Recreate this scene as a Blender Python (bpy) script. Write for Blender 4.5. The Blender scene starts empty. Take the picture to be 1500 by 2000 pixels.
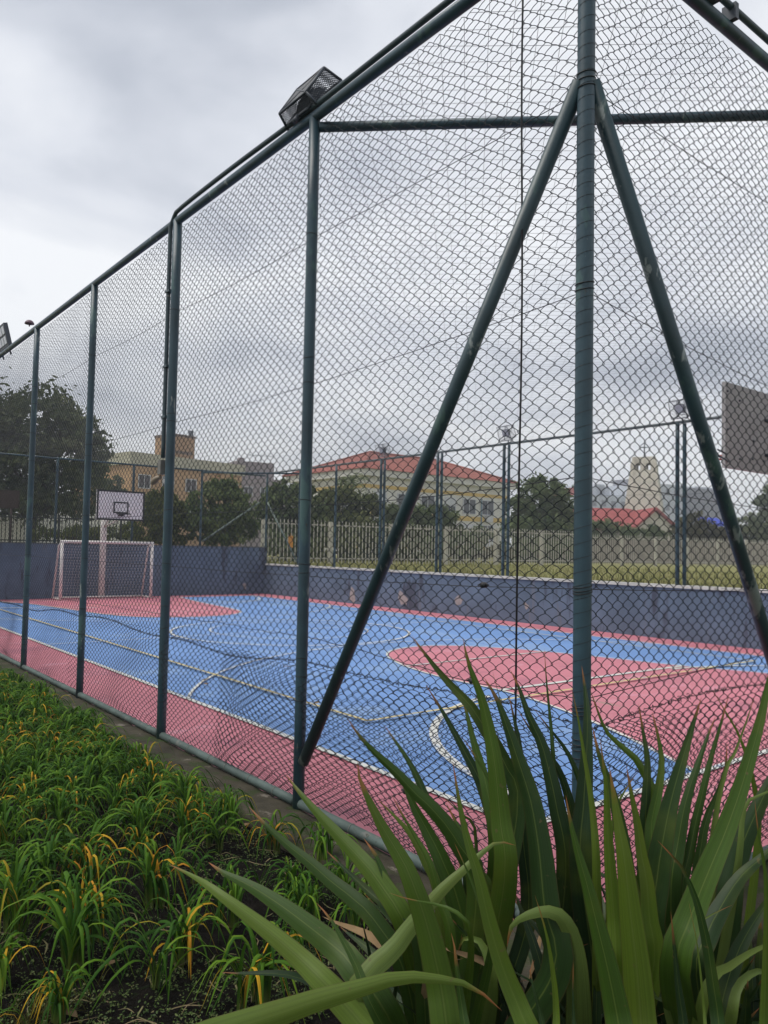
import bpy, bmesh, math, random
import numpy as np
from mathutils import Vector
random.seed(7); rng = np.random.default_rng(11)
S = bpy.context.scene
C = S.collection
R_ = math.radians

# ------------------------------------------------------------------ camera
CAM = np.array([-2.4601, -1.8477, 1.5]); YAW, PITCH, ROLL, FPX = 0.6753, 0.0475, 0.0194, 1515.8
FW = np.array([math.sin(YAW)*math.cos(PITCH), math.cos(YAW)*math.cos(PITCH), math.sin(PITCH)])
R0 = np.array([math.cos(YAW), -math.sin(YAW), 0.0]); U0 = np.cross(R0, FW)
RT = math.cos(ROLL)*R0 + math.sin(ROLL)*U0; UP = -math.sin(ROLL)*R0 + math.cos(ROLL)*U0
cam = bpy.data.cameras.new('camera'); co = bpy.data.objects.new('camera', cam); C.objects.link(co)
cam.sensor_fit = 'HORIZONTAL'; cam.sensor_width = 36; cam.lens = 36*FPX/1500
cam.clip_start = 0.05; cam.clip_end = 4000
from mathutils import Matrix
co.matrix_world = Matrix(((RT[0], UP[0], -FW[0], CAM[0]), (RT[1], UP[1], -FW[1], CAM[1]), (RT[2], UP[2], -FW[2], CAM[2]), (0, 0, 0, 1)))
S.camera = co

def at(px, py, d):
    """measured direction of the photo and a distance along the view -> a point in the world"""
    return CAM + d*(FW + RT*(px-750)/FPX - UP*(py-1000)/FPX)
def atz(px, py, z):
    v = FW + RT*(px-750)/FPX - UP*(py-1000)/FPX
    return CAM + v*(z-CAM[2])/v[2]
def gxy(px, d, z=0.92):
    p = at(px, 1085, d); return np.array([p[0], p[1], z])

# ------------------------------------------------------------------ world and sun
SUN_EL, SUN_AZ = 62, 300
w = bpy.data.worlds.new('World'); S.world = w; w.use_nodes = True
nt = w.node_tree; nt.nodes.clear()
def N(t, **k):
    n = nt.nodes.new(t)
    for a, b in k.items(): setattr(n, a, b)
    return n
def lk(a, b): nt.links.new(a, b)
out = N('ShaderNodeOutputWorld')
sky = N('ShaderNodeTexSky', sky_type='NISHITA', sun_disc=False)
sky.sun_elevation = R_(SUN_EL); sky.sun_rotation = R_(SUN_AZ); sky.air_density = 1.0; sky.dust_density = 3.0
bg1 = N('ShaderNodeBackground'); bg1.inputs[1].default_value = 0.10; lk(sky.outputs[0], bg1.inputs[0])
tc = N('ShaderNodeTexCoord'); sep = N('ShaderNodeSeparateXYZ'); lk(tc.outputs['Generated'], sep.inputs[0])
def M(op, a, b=None, clamp=False):
    n = N('ShaderNodeMath', operation=op); n.use_clamp = clamp
    for i, v in enumerate((a, b)):
        if v is None: continue
        if isinstance(v, (int, float)): n.inputs[i].default_value = v
        else: lk(v, n.inputs[i])
    return n.outputs[0]
zc = M('MAXIMUM', sep.outputs[2], 0.0)
zd = M('ADD', zc, 0.16)
cx = M('DIVIDE', sep.outputs[0], zd); cy = M('DIVIDE', sep.outputs[1], zd)
cmb = N('ShaderNodeCombineXYZ'); lk(cx, cmb.inputs[0]); lk(cy, cmb.inputs[1])
def noise(scale, det, rough, dist=0.0, off=0.0):
    mp = N('ShaderNodeMapping'); mp.inputs['Location'].default_value = (off, off*.7, off*.3); lk(cmb.outputs[0], mp.inputs[0])
    n = N('ShaderNodeTexNoise'); n.inputs['Scale'].default_value = scale; n.inputs['Detail'].default_value = det
    n.inputs['Roughness'].default_value = rough; n.inputs['Distortion'].default_value = dist
    lk(mp.outputs[0], n.inputs['Vector']); return n.outputs[0]
n1 = noise(0.85, 4, 0.45, 0.2, 3.1); n2 = noise(2.1, 5, 0.5, 0.4, 8.4)
mixn = M('ADD', M('MULTIPLY', n1, 0.66), M('MULTIPLY', n2, 0.40))
mixn = M('SUBTRACT', mixn, 0.052)
# low cloud is brighter towards the horizon, where more of the veil is seen through
mixn = M('ADD', mixn, M('MULTIPLY', M('POWER', M('SUBTRACT', 1.0, zc), 2.4), 0.205))
cr = N('ShaderNodeValToRGB'); lk(mixn, cr.inputs[0])
e = cr.color_ramp.elements
e[0].position = 0.40; e[0].color = (0.25, 0.272, 0.31, 1)
e[1].position = 0.67; e[1].color = (0.58, 0.59, 0.605, 1)
x = e.new(0.475); x.color = (0.33, 0.35, 0.392, 1)
x = e.new(0.555); x.color = (0.455, 0.472, 0.508, 1)
bg2 = N('ShaderNodeBackground'); lk(cr.outputs[0], bg2.inputs[0]); bg2.inputs[1].default_value = 1.0
ms = N('ShaderNodeMixShader'); ms.inputs[0].default_value = 0.93
lk(bg1.outputs[0], ms.inputs[1]); lk(bg2.outputs[0], ms.inputs[2]); lk(ms.outputs[0], out.inputs[0])
sl = bpy.data.lights.new('sun', 'SUN'); sl.energy = 1.5; sl.angle = R_(40); sl.color = (1.0, 0.96, 0.9)
so = bpy.data.objects.new('sun', sl); C.objects.link(so)
so.rotation_euler = Vector((-math.sin(R_(SUN_AZ))*math.cos(R_(SUN_EL)), -math.cos(R_(SUN_AZ))*math.cos(R_(SUN_EL)), -math.sin(R_(SUN_EL)))).to_track_quat('-Z', 'Y').to_euler()
S.view_settings.view_transform = 'Standard'; S.view_settings.look = 'None'; S.view_settings.exposure = 0.82; S.view_settings.gamma = 1.0

# ------------------------------------------------------------------ materials
def mat(name, col, rough=0.6, spec=0.4, var=0.0, scale=6.0, spots=None, bump=0.0, bscale=40.0, metal=0.0, stretch=None, trans=0.0):
    """principled with soft colour variation; spots = (colour, threshold, scale, stretch) for flaking paint, stains, dirt"""
    m = bpy.data.materials.new(name); m.use_nodes = True; t = m.node_tree; b = t.nodes['Principled BSDF']
    b.inputs['Roughness'].default_value = rough; b.inputs['Specular IOR Level'].default_value = spec; b.inputs['Metallic'].default_value = metal
    if trans: b.inputs['Transmission Weight'].default_value = trans
    tcn = t.nodes.new('ShaderNodeTexCoord'); v = tcn.outputs['Object']
    def nz(s, d, st=None, r=0.6):
        src = v
        if st:
            mp = t.nodes.new('ShaderNodeMapping'); mp.inputs['Scale'].default_value = st; t.links.new(v, mp.inputs[0]); src = mp.outputs[0]
        n = t.nodes.new('ShaderNodeTexNoise'); n.inputs['Scale'].default_value = s; n.inputs['Detail'].default_value = d; n.inputs['Roughness'].default_value = r
        t.links.new(src, n.inputs['Vector']); return n.outputs[0]
    cur = None
    if var:
        r = t.nodes.new('ShaderNodeValToRGB'); t.links.new(nz(scale, 6, stretch), r.inputs[0])
        r.color_ramp.elements[0].position = .3; r.color_ramp.elements[1].position = .7
        r.color_ramp.elements[0].color = tuple(c*(1-var) for c in col)+(1,); r.color_ramp.elements[1].color = tuple(min(1, c*(1+var)) for c in col)+(1,)
        cur = r.outputs[0]
    for sp in ([] if not spots else spots):
        sc, th, ss, st = sp
        r = t.nodes.new('ShaderNodeValToRGB'); t.links.new(nz(ss, 5, st, .65), r.inputs[0])
        r.color_ramp.elements[0].position = th; r.color_ramp.elements[1].position = min(1, th+.05)
        mx = t.nodes.new('ShaderNodeMix'); mx.data_type = 'RGBA'
        t.links.new(r.outputs[0], mx.inputs[0])
        if cur is None: mx.inputs[6].default_value = tuple(col)+(1,)
        else: t.links.new(cur, mx.inputs[6])
        mx.inputs[7].default_value = tuple(sc)+(1,); cur = mx.outputs[2]
    if cur is None: b.inputs['Base Color'].default_value = tuple(col)+(1,)
    else: t.links.new(cur, b.inputs['Base Color'])
    if bump:
        bm_ = t.nodes.new('ShaderNodeBump'); bm_.inputs['Strength'].default_value = bump; bm_.inputs['Distance'].default_value = .02
        t.links.new(nz(bscale, 4), bm_.inputs['Height']); t.links.new(bm_.outputs[0], b.inputs['Normal'])
    return m

def leafmat(name, stops, tip=None, midrib=None, base=None, rough=.45, spec=.4, subs=.0, streak=0.0, spots=False):
    """blade material: colour by the blade's own random value, midrib, dry tip and pale base along the blade"""
    m = bpy.data.materials.new(name); m.use_nodes = True; t = m.node_tree; b = t.nodes['Principled BSDF']
    b.inputs['Roughness'].default_value = rough; b.inputs['Specular IOR Level'].default_value = spec
    a = t.nodes.new('ShaderNodeAttribute'); a.attribute_name = 'leaf'
    sp = t.nodes.new('ShaderNodeSeparateXYZ'); t.links.new(a.outputs['Vector'], sp.inputs[0])
    r = t.nodes.new('ShaderNodeValToRGB'); t.links.new(sp.outputs[2], r.inputs[0])
    el = r.color_ramp.elements
    el[0].position = stops[0][0]; el[0].color = tuple(stops[0][1])+(1,)
    el[1].position = stops[-1][0]; el[1].color = tuple(stops[-1][1])+(1,)
    for p_, c_ in stops[1:-1]: q = el.new(p_); q.color = tuple(c_)+(1,)
    cur = r.outputs[0]
    def mixc(fac, col):
        nonlocal cur
        mx = t.nodes.new('ShaderNodeMix'); mx.data_type = 'RGBA'; t.links.new(fac, mx.inputs[0]); t.links.new(cur, mx.inputs[6])
        mx.inputs[7].default_value = tuple(col)+(1,); cur = mx.outputs[2]
    def mr(src, a0, a1, b0=0., b1=1.):
        n = t.nodes.new('ShaderNodeMapRange'); n.inputs[1].default_value = a0; n.inputs[2].default_value = a1; n.inputs[3].default_value = b0; n.inputs[4].default_value = b1
        t.links.new(src, n.inputs[0]); return n.outputs[0]
    tcn = t.nodes.new('ShaderNodeTexCoord')
    if streak:
        cb = t.nodes.new('ShaderNodeCombineXYZ')
        for i_, k_ in ((0, 9.0), (1, 1.2), (2, 40.0)):
            mm = t.nodes.new('ShaderNodeMath'); mm.operation = 'MULTIPLY'; mm.inputs[1].default_value = k_
            t.links.new(sp.outputs[i_], mm.inputs[0]); t.links.new(mm.outputs[0], cb.inputs[i_])
        nn = t.nodes.new('ShaderNodeTexNoise'); nn.inputs['Scale'].default_value = 1.0; nn.inputs['Detail'].default_value = 5
        t.links.new(cb.outputs[0], nn.inputs['Vector'])
        hs = t.nodes.new('ShaderNodeHueSaturation'); t.links.new(cur, hs.inputs['Color'])
        t.links.new(mr(nn.outputs[0], .3, .7, 1-streak, 1+streak), hs.inputs['Value']); cur = hs.outputs[0]
    if spots:
        n3 = t.nodes.new('ShaderNodeTexNoise'); n3.inputs['Scale'].default_value = 46; n3.inputs['Detail'].default_value = 3; t.links.new(tcn.outputs['Object'], n3.inputs['Vector'])
        mixc(mr(n3.outputs[0], .70, .76, 0, .8), (.10, .075, .03))
        n4 = t.nodes.new('ShaderNodeTexNoise'); n4.inputs['Scale'].default_value = 7; n4.inputs['Detail'].default_value = 4; t.links.new(tcn.outputs['Object'], n4.inputs['Vector'])
        mixc(mr(n4.outputs[0], .52, .72, 0, .5), (.085, .11, .012))
        ab3 = t.nodes.new('ShaderNodeMath'); ab3.operation = 'ABSOLUTE'; t.links.new(sp.outputs[0], ab3.inputs[0])
        mixc(mr(ab3.outputs[0], .93, .99, 0, .6), (.06, .035, .012))
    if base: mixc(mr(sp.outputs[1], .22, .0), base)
    if midrib:
        ab = t.nodes.new('ShaderNodeMath'); ab.operation = 'ABSOLUTE'; t.links.new(sp.outputs[0], ab.inputs[0])
        mixc(mr(ab.outputs[0], .07, .02, 0, .55), midrib)
    if tip:
        n2 = t.nodes.new('ShaderNodeTexNoise'); n2.inputs['Scale'].default_value = 30; t.links.new(tcn.outputs['Object'], n2.inputs['Vector'])
        ad = t.nodes.new('ShaderNodeMath'); ad.operation = 'MULTIPLY_ADD'; ad.inputs[1].default_value = .07; t.links.new(n2.outputs[0], ad.inputs[0]); t.links.new(sp.outputs[1], ad.inputs[2])
        mixc(mr(ad.outputs[0], .985, 1.025), tip)
    t.links.new(cur, b.inputs['Base Color'])
    if subs:
        tr = t.nodes.new('ShaderNodeBsdfTranslucent'); t.links.new(cur, tr.inputs[0])
        mx = t.nodes.new('ShaderNodeMixShader'); mx.inputs[0].default_value = subs
        o = t.nodes['Material Output']; t.links.new(b.outputs[0], mx.inputs[1]); t.links.new(tr.outputs[0], mx.inputs[2]); t.links.new(mx.outputs[0], o.inputs[0])
    return m

M_CLIP = mat('pale_clip', (.16, .17, .15), .6)
PALE = (.30, .33, .31)
M_PIPE = mat('green_pipe_paint', (.023, .057, .076), .42, .5, .35, 3.0, [((.048, .105, .105), .58, 4.0, (1, 1, .35)), (PALE, .655, 12.0, (1, 1, .25)), ((.075, .035, .016), .69, 21.0, (1, 1, .3))], .08, 60)
M_BRACE = mat('flaking_brace_paint', (.018, .046, .055), .42, .5, .35, 3.0, [((.040, .088, .075), .56, 4.0, (1, 1, .35)), ((.20, .235, .225), .585, 9.0, (1, 1, .30))], .08, 60)
M_BASE = mat('weathered_base_pipe', (.075, .105, .095), .6, .3, .3, 5.0, [((.13, .14, .125), .6, 9.0, None), ((.03, .035, .02), .64, 14.0, None)], .1, 60)
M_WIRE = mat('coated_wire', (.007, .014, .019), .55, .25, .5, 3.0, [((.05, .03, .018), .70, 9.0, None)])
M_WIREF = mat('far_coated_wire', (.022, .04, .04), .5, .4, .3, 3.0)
M_TIE = mat('black_tie_wire', (.010, .012, .014), .55, .4)
M_CONDUIT = mat('painted_conduit', (.03, .055, .065), .45, .5, .3, 4.0, [((.16, .16, .14), .66, 15.0, None)])
M_BOX = mat('grey_box', (.16, .155, .14), .6, .4, .2, 20.0)
M_CORD = mat('black_cord', (.008, .008, .010), .6, .3)
M_NET = mat('nylon_net', (.10, .10, .11), .6, .3)
M_WALL = mat('slate_blue_wall', (.108, .146, .205), .75, .25, .22, 1.3, [((.060, .070, .100), .57, 1.3, (1, 1, .25)), ((.13, .15, .19), .62, 3.4, (1, 1, .12)), ((.045, .045, .055), .66, 5.0, (1, 1, .10)), ((.19, .17, .16), .745, 6.0, None)], .15, 45)
M_COPING = mat('pale_coping', (.52, .51, .47), .8, .2, .2, 4.0, [((.25, .24, .21), .62, 5.0, None)], .1, 50)
M_PEEL = mat('bare_plaster', (.31, .275, .26), .85, .2, .25, 12.0)
M_WHITE = mat('white_paint', (.70, .66, .62), .5, .4, .12, 5.0, [((.30, .24, .20), .68, 9.0, None)])
M_BOARD = mat('white_board', (.74, .71, .72), .45, .4, .07, 2.5)
M_BOARDBACK = mat('grey_board_back', (.36, .345, .335), .7, .3, .12, 3.0, [((.24, .22, .20), .65, 5.0, None)])
M_BLACK = mat('black_paint', (.016, .016, .018), .5, .4)
M_RED = mat('red_rim', (.35, .05, .035), .5, .4)
M_GNET = mat('goal_net', (.42, .41, .42), .7, .2)
M_CONC = mat('mossy_concrete', (.050, .044, .030), .9, .2, .45, 5.0, [((.035, .045, .016), .52, 4.0, None), ((.16, .14, .115), .63, 7.0, None), ((.012, .012, .009), .66, 21.0, None)], .5, 60)
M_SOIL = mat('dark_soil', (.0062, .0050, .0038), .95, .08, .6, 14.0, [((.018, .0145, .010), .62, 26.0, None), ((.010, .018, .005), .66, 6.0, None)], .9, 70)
M_LAWN = mat('lawn', (.21, .205, .075), .95, .1, .35, 3.0, [((.22, .19, .10), .56, 2.0, None), ((.07, .10, .025), .62, 7.0, None)], .5, 30)
M_GROUND = mat('earth_and_grass', (.06, .07, .03), .95, .1, .4, .6, [((.10, .085, .055), .58, .8, None)], .5, 8)
M_PINK = mat('pink_court_paint', (.52, .175, .215), .62, .35, .10, .7, [((.43, .145, .19), .57, .8, None), ((.56, .24, .29), .60, 1.9, (.5, 1, 1)), ((.33, .22, .18), .66, 3.0, (1, .16, 1)), ((.26, .19, .16), .70, 8.0, None)], .05, 90)
M_BLUE = mat('blue_court_paint', (.135, .265, .54), .58, .4, .12, .5, [((.19, .315, .55), .55, .8, None), ((.10, .215, .47), .60, 1.7, (1, .35, 1)), ((.20, .24, .32), .68, 3.3, (.25, 1, 1)), ((.16, .19, .25), .72, 9.0, None)], .05, 90)
M_LINEW = mat('white_line_paint', (.60, .60, .56), .6, .3, .15, 6.0, [((.36, .42, .52), .58, 5.0, None)])
M_LINEY = mat('yellow_line_paint', (.56, .46, .20), .6, .3, .2, 6.0, [((.32, .36, .40), .57, 5.0, None)])
M_PICKET = mat('cream_picket', (.45, .43, .365), .6, .3, .15, 4.0)
M_GLASS = mat('dark_glass', (.05, .055, .06), .15, .6, .3, 2.0)
M_SHUT = mat('pale_shutter', (.55, .56, .58), .6, .3, .1, 3.0)
M_CREAM = mat('cream_render', (.63, .62, .57), .85, .2, .12, .8, [((.40, .38, .33), .64, .6, (1, 1, .3))])
M_YELL = mat('yellow_band', (.60, .43, .15), .8, .2, .12, 1.0)
M_ROOF = mat('red_tiles', (.27, .085, .062), .8, .2, .3, 2.0, [((.19, .055, .035), .58, 3.0, None), ((.33, .14, .10), .64, 1.3, None)], .4, 12)
M_CROOF = mat('crimson_roof', (.30, .065, .060), .75, .25, .2, 1.5, [((.22, .05, .045), .6, 2.5, None)], .3, 12)
M_ORANGE = mat('orange_render', (.44, .28, .15), .85, .2, .12, .4, [((.36, .20, .085), .6, .5, (1, 1, .3))])
M_TAN = mat('tan_render', (.37, .23, .12), .85, .2, .15, .4, [((.29, .18, .10), .6, .5, (1, 1, .3))])
M_PARAPET = mat('yellow_parapet', (.50, .48, .35), .85, .2, .12, .5)
M_MAUVE = mat('mauve_render', (.27, .23, .23), .85, .2, .12, .4)
M_STONE = mat('church_stone', (.55, .52, .44), .85, .2, .14, .6, [((.38, .35, .29), .62, .5, (1, 1, .3))])
M_GREYB = mat('pale_grey_render', (.52, .55, .60), .85, .2, .1, .3)
M_GREYD = mat('mid_grey_render', (.24, .25, .29), .85, .2, .15, .3)
M_RUBBLE = mat('rubble_wall', (.24, .21, .18), .9, .2, .4, 2.2, [((.12, .105, .09), .57, 3.5, None), ((.36, .34, .31), .63, 2.4, None)], .6, 9)
M_TARP = mat('blue_tarp', (.02, .05, .42), .6, .3)
M_BROWN = mat('brown_standin', (.035, .017, .013), .7, .3)
M_BARK = mat('bark', (.07, .055, .04), .95, .1, .3, 9.0, None, .5, 25)
M_METAL = mat('dark_housing', (.05, .06, .075), .5, .5, .3, 6.0)
M_LENS = mat('lamp_glass', (.55, .56, .58), .2, .6)
M_CAGE = mat('cage_wire', (.035, .045, .06), .5, .5)
M_SKYCAGE = mat('skylit_cage_wire', (.22, .23, .25), .5, .5)  # lighter cage wire: the sky it catches is put into the colour
M_ORNG = mat('orange_plate', (.60, .26, .06), .7, .3)
M_DRY = mat('dead_leaf', (.22, .15, .08), .9, .1, .3, 20.0)

def treemat(name, dark, midc, light, rough=.7):
    return leafmat(name, [(0, dark), (.5, midc), (1, light)], rough=rough, spec=.15, subs=.3)
T_DARK = treemat('dark_foliage', (.060, .082, .040), (.112, .136, .064), (.175, .19, .10))
T_MID = treemat('mid_foliage', (.056, .088, .032), (.108, .146, .055), (.17, .205, .09))
T_LIME = treemat('yellow_green_foliage', (.055, .076, .020), (.10, .12, .038), (.165, .178, .07))
T_OLIVE = treemat('olive_foliage', (.055, .055, .022), (.095, .090, .038), (.15, .135, .06))
M_LILY = leafmat('lily_leaf', [(0, (.014, .048, .006)), (.30, (.036, .105, .009)), (.60, (.085, .180, .012)), (.80, (.16, .24, .02)), (.835, (.26, .23, .02)), (.92, (.52, .32, .020)), (1, (.50, .22, .022))],
                 base=(.17, .20, .05), midrib=(.05, .12, .015), rough=.6, spec=.10, subs=.22, streak=.2)
M_WEED = leafmat('weed_leaf', [(0, (.03, .06, .012)), (.6, (.07, .12, .022)), (.93, (.15, .18, .06)), (1, (.20, .15, .08))], rough=.6, spec=.3, subs=.2)
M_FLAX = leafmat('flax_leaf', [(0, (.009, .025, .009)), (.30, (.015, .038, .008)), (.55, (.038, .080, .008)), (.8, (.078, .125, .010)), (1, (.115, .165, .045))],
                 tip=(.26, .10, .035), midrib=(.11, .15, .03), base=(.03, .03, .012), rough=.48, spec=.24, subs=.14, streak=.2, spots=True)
M_MOSS = leafmat('mossy_tuft', [(0, (.05, .055, .012)), (1, (.13, .13, .035))], rough=.8, spec=.1, subs=.2)

# ------------------------------------------------------------------ mesh building
class MB:
    def __init__(s): s.v = []; s.n = 0; s.f = []; s.a = []; s.has = False
    def add(s, v, faces, mi=0, attr=None):
        v = np.asarray(v, float).reshape(-1, 3)
        for fc in faces if isinstance(faces, list) else [faces]:
            fc = np.asarray(fc, np.int64)
            if fc.ndim == 1: fc = fc[None]
            s.f.append((fc+s.n, mi))
        s.v.append(v); s.n += len(v)
        if attr is None: attr = np.zeros((len(v), 3))
        else: s.has = True
        s.a.append(np.asarray(attr, float).reshape(-1, 3)); return s
    def box(s, c, d, mi=0, X=(1, 0, 0), Y=(0, 1, 0), Z=(0, 0, 1)):
        c = np.asarray(c, float); X, Y, Z = (np.asarray(q, float)*h/2 for q, h in zip((X, Y, Z), d))
        v = [c+sx*X+sy*Y+sz*Z for sz in (-1, 1) for sy in (-1, 1) for sx in (-1, 1)]
        return s.add(v, np.array([[0, 2, 3, 1], [4, 5, 7, 6], [0, 1, 5, 4], [2, 6, 7, 3], [0, 4, 6, 2], [1, 3, 7, 5]]), mi)
    def hexa(s, b4, t4, mi=0):
        v = list(b4)+list(t4)
        return s.add(v, np.array([[3, 2, 1, 0], [4, 5, 6, 7], [0, 1, 5, 4], [1, 2, 6, 5], [2, 3, 7, 6], [3, 0, 4, 7]]), mi)
    def tube(s, pts, r, sides=8, mi=0, cap=True, ref=(0.13, 0.21, 0.97)):
        P = np.asarray(pts, float); k = len(P); r = np.broadcast_to(np.asarray(r, float), (k,))
        T = np.gradient(P, axis=0); T /= np.linalg.norm(T, axis=1)[:, None]+1e-12
        n = np.asarray(ref, float)
        if abs(np.dot(n/np.linalg.norm(n), T[0])) > .9: n = np.array([.9, .3, .1])
        rings = []
        for i in range(k):
            n = n-np.dot(n, T[i])*T[i]; n /= np.linalg.norm(n); b = np.cross(T[i], n)
            a = np.arange(sides)*2*math.pi/sides
            rings.append(P[i]+r[i]*(np.cos(a)[:, None]*n+np.sin(a)[:, None]*b))
        v = np.concatenate(rings); i, j = np.meshgrid(np.arange(k-1), np.arange(sides), indexing='ij'); j2 = (j+1) % sides
        q = np.stack([i*sides+j, i*sides+j2, (i+1)*sides+j2, (i+1)*sides+j], -1).reshape(-1, 4)
        fs = [q]
        if cap: fs += [np.arange(sides)[::-1], np.arange(sides)+(k-1)*sides]
        return s.add(v, fs, mi)
    def tubes(s, P, r, nrm, sides=3, mi=0):
        """many open tubes at once; P (N,K,3), nrm the plane normal they lie in"""
        P = np.asarray(P, float); n_, k = P.shape[:2]
        T = np.gradient(P, axis=1); T /= np.linalg.norm(T, axis=2)[..., None]+1e-12
        nn = np.broadcast_to(np.asarray(nrm, float), P.shape); b = np.cross(T, nn); b /= np.linalg.norm(b, axis=2)[..., None]+1e-12
        nn = np.cross(b, T)
        a = np.arange(sides)*2*math.pi/sides+.4
        v = P[:, :, None]+r*(np.cos(a)[:, None]*nn[:, :, None]+np.sin(a)[:, None]*b[:, :, None])
        N_, i, j = np.meshgrid(np.arange(n_), np.arange(k-1), np.arange(sides), indexing='ij'); j2 = (j+1) % sides; o = N_*k*sides
        q = np.stack([o+i*sides+j, o+i*sides+j2, o+(i+1)*sides+j2, o+(i+1)*sides+j], -1).reshape(-1, 4)
        return s.add(v.reshape(-1, 3), q, mi)
    def build(s, name, mats, parent=None, smooth=True, origin=None):
        me = bpy.data.meshes.new(name); V = np.concatenate(s.v)
        if origin is not None: V = V-np.asarray(origin, float)
        me.vertices.add(len(V)); me.vertices.foreach_set('co', V.astype(np.float32).ravel())
        idx = np.concatenate([f.ravel() for f, _ in s.f]); tot = np.concatenate([np.full(len(f), f.shape[1]) for f, _ in s.f])
        mi = np.concatenate([np.full(len(f), m) for f, m in s.f])
        me.loops.add(len(idx)); me.loops.foreach_set('vertex_index', idx.astype(np.int32))
        me.polygons.add(len(tot)); me.polygons.foreach_set('loop_start', np.concatenate([[0], np.cumsum(tot)[:-1]]).astype(np.int32))
        me.polygons.foreach_set('material_index', mi.astype(np.int32)); me.polygons.foreach_set('use_smooth', np.full(len(tot), smooth))
        me.update(calc_edges=True)
        if s.has:
            at_ = me.attributes.new('leaf', 'FLOAT_VECTOR', 'POINT'); at_.data.foreach_set('vector', np.concatenate(s.a).astype(np.float32).ravel())
        for m in (mats if isinstance(mats, (list, tuple)) else [mats]): me.materials.append(m)
        o = bpy.data.objects.new(name, me); C.objects.link(o)
        if origin is not None and not parent: o.location = tuple(origin)
        if parent: o.parent = parent
        return o

def tag(o, label=None, cat=None, group=None, kind=None):
    for k, v in (('label', label), ('category', cat), ('group', group), ('kind', kind)):
        if v: o[k] = v
    return o
def thing(name, label, cat, group=None, loc=None):
    o = bpy.data.objects.new(name, None); C.objects.link(o)
    if loc is not None: o.location = tuple(loc)
    return tag(o, label, cat, group)
def struct(o): o['kind'] = 'structure'; return o
def copy_tree(o, parent=None):
    c = o.copy(); C.objects.link(c)
    if parent: c.parent = parent
    for ch in list(o.children): copy_tree(ch, c)
    return c
def crom(P, n):
    P = np.asarray(P, float); P = np.vstack([2*P[0]-P[1], P, 2*P[-1]-P[-2]]); k = len(P)-3
    # arc-length weighting so that the samples are spread evenly
    L = np.linalg.norm(np.diff(P[1:-1], axis=0), axis=1); cum = np.concatenate([[0], np.cumsum(L)]); s_ = np.linspace(0, cum[-1]*(1-1e-9), n)
    i = np.clip(np.searchsorted(cum, s_, 'right')-1, 0, k-1); t = ((s_-cum[i])/np.maximum(L[i], 1e-9))[:, None]
    a, b, c, d = P[i], P[i+1], P[i+2], P[i+3]
    return .5*((2*b)+(-a+c)*t+(2*a-5*b+4*c-d)*t**2+(-a+3*b-3*c+d)*t**3)
Z = np.array([0, 0, 1.0])

# ------------------------------------------------------------------ ground, court
CW, CL = 10.15, 20.0          # court width and length to the walls
def sheet(name, polys, z, m, th=None):
    bm = bmesh.new()
    for P in polys:
        vs = [bm.verts.new((p[0], p[1], z)) for p in P]; f = bm.faces.new(vs)
        if f.normal.z < 0: f.normal_flip()
    bmesh.ops.triangulate(bm, faces=bm.faces[:])
    me = bpy.data.meshes.new(name); bm.to_mesh(me); bm.free(); me.materials.append(m)
    o = bpy.data.objects.new(name, me); C.objects.link(o); return struct(o)
sheet('ground', [[(-1500, -1500), (1500, -1500), (1500, 1500), (-1500, 1500)]], -.16, M_GROUND)
sheet('court_floor', [[(0, 0), (CW, 0), (CW, CL), (0, CL)]], 0.0, M_PINK)
X0, X1, Y0, Y1 = .85, 9.30, 1.0, 19.15
sheet('playing_area', [[(X0, Y0), (X1, Y0), (X1, Y1), (X0, Y1)]], .004, M_BLUE)
def spl(pts, n): return crom([(a, b, 0) for a, b in pts], n)[:, :2]
key_near = spl([(2.62, Y0), (3.2, 2.07), (3.60, 3.06), (3.80, 3.9), (3.84, 4.9), (4.10, 5.95), (4.62, 6.85), (5.35, 7.2), (6.0, 7.05), (6.6, 6.26), (6.96, 5.2), (7.25, 3.9), (7.60, 2.96), (8.25, Y0)], 60)
key_far = spl([(2.2, Y1), (2.69, 18.0), (3.0, 16.2), (3.24, 14.73), (3.62, 13.8), (4.27, 13.40), (5.2, 13.3), (6.0, 13.8), (6.34, 14.79), (6.62, 17.3), (6.95, Y1)], 60)
sheet('key_area', [key_near, key_far], .008, M_PINK)
def strip(pts, wd):
    P = np.asarray(pts, float)[:, :2]; T = np.gradient(P, axis=0); T /= np.linalg.norm(T, axis=1)[:, None]; n = np.stack([-T[:, 1], T[:, 0]], 1)*wd/2
    return [np.array([P[i]-n[i], P[i+1]-n[i+1], P[i+1]+n[i+1], P[i]+n[i]]) for i in range(len(P)-1)]
def seg(a, b, n=10): return [(a[0]+(b[0]-a[0])*t, a[1]+(b[1]-a[1])*t) for t in np.linspace(0, 1, n)]
def arc(c, r, a0, a1, n=40): return [(c[0]+r*math.cos(R_(t)), c[1]+r*math.sin(R_(t))) for t in np.linspace(a0, a1, n)]
lw = []
lw += strip(seg((X0, Y0), (X0, Y1)), .06)+strip(seg((X1, Y0), (X1, Y1)), .05)+strip(seg((X0, Y0), (X1, Y0)), .06)+strip(seg((X0, Y1), (X1, Y1)), .05)
sheet('boundary_lines', lw, .011, M_LINEW)
lw = strip(key_near, .038)+strip(key_far, .045)
sheet('key_lines', lw, .014, M_LINEW)
lw = strip(seg((3.98, 5.75), (6.78, 5.75)), .045)+strip(seg((3.80, 3.90), (7.27, 3.80)), .07)+strip(seg((3.3, 14.6), (6.3, 14.6)), .045)
lw += strip(arc((3.9, 1.05), 2.72, 176, 100), .07)+strip(arc((6.6, 1.05), 2.68, 2, 85), .06)
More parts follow.
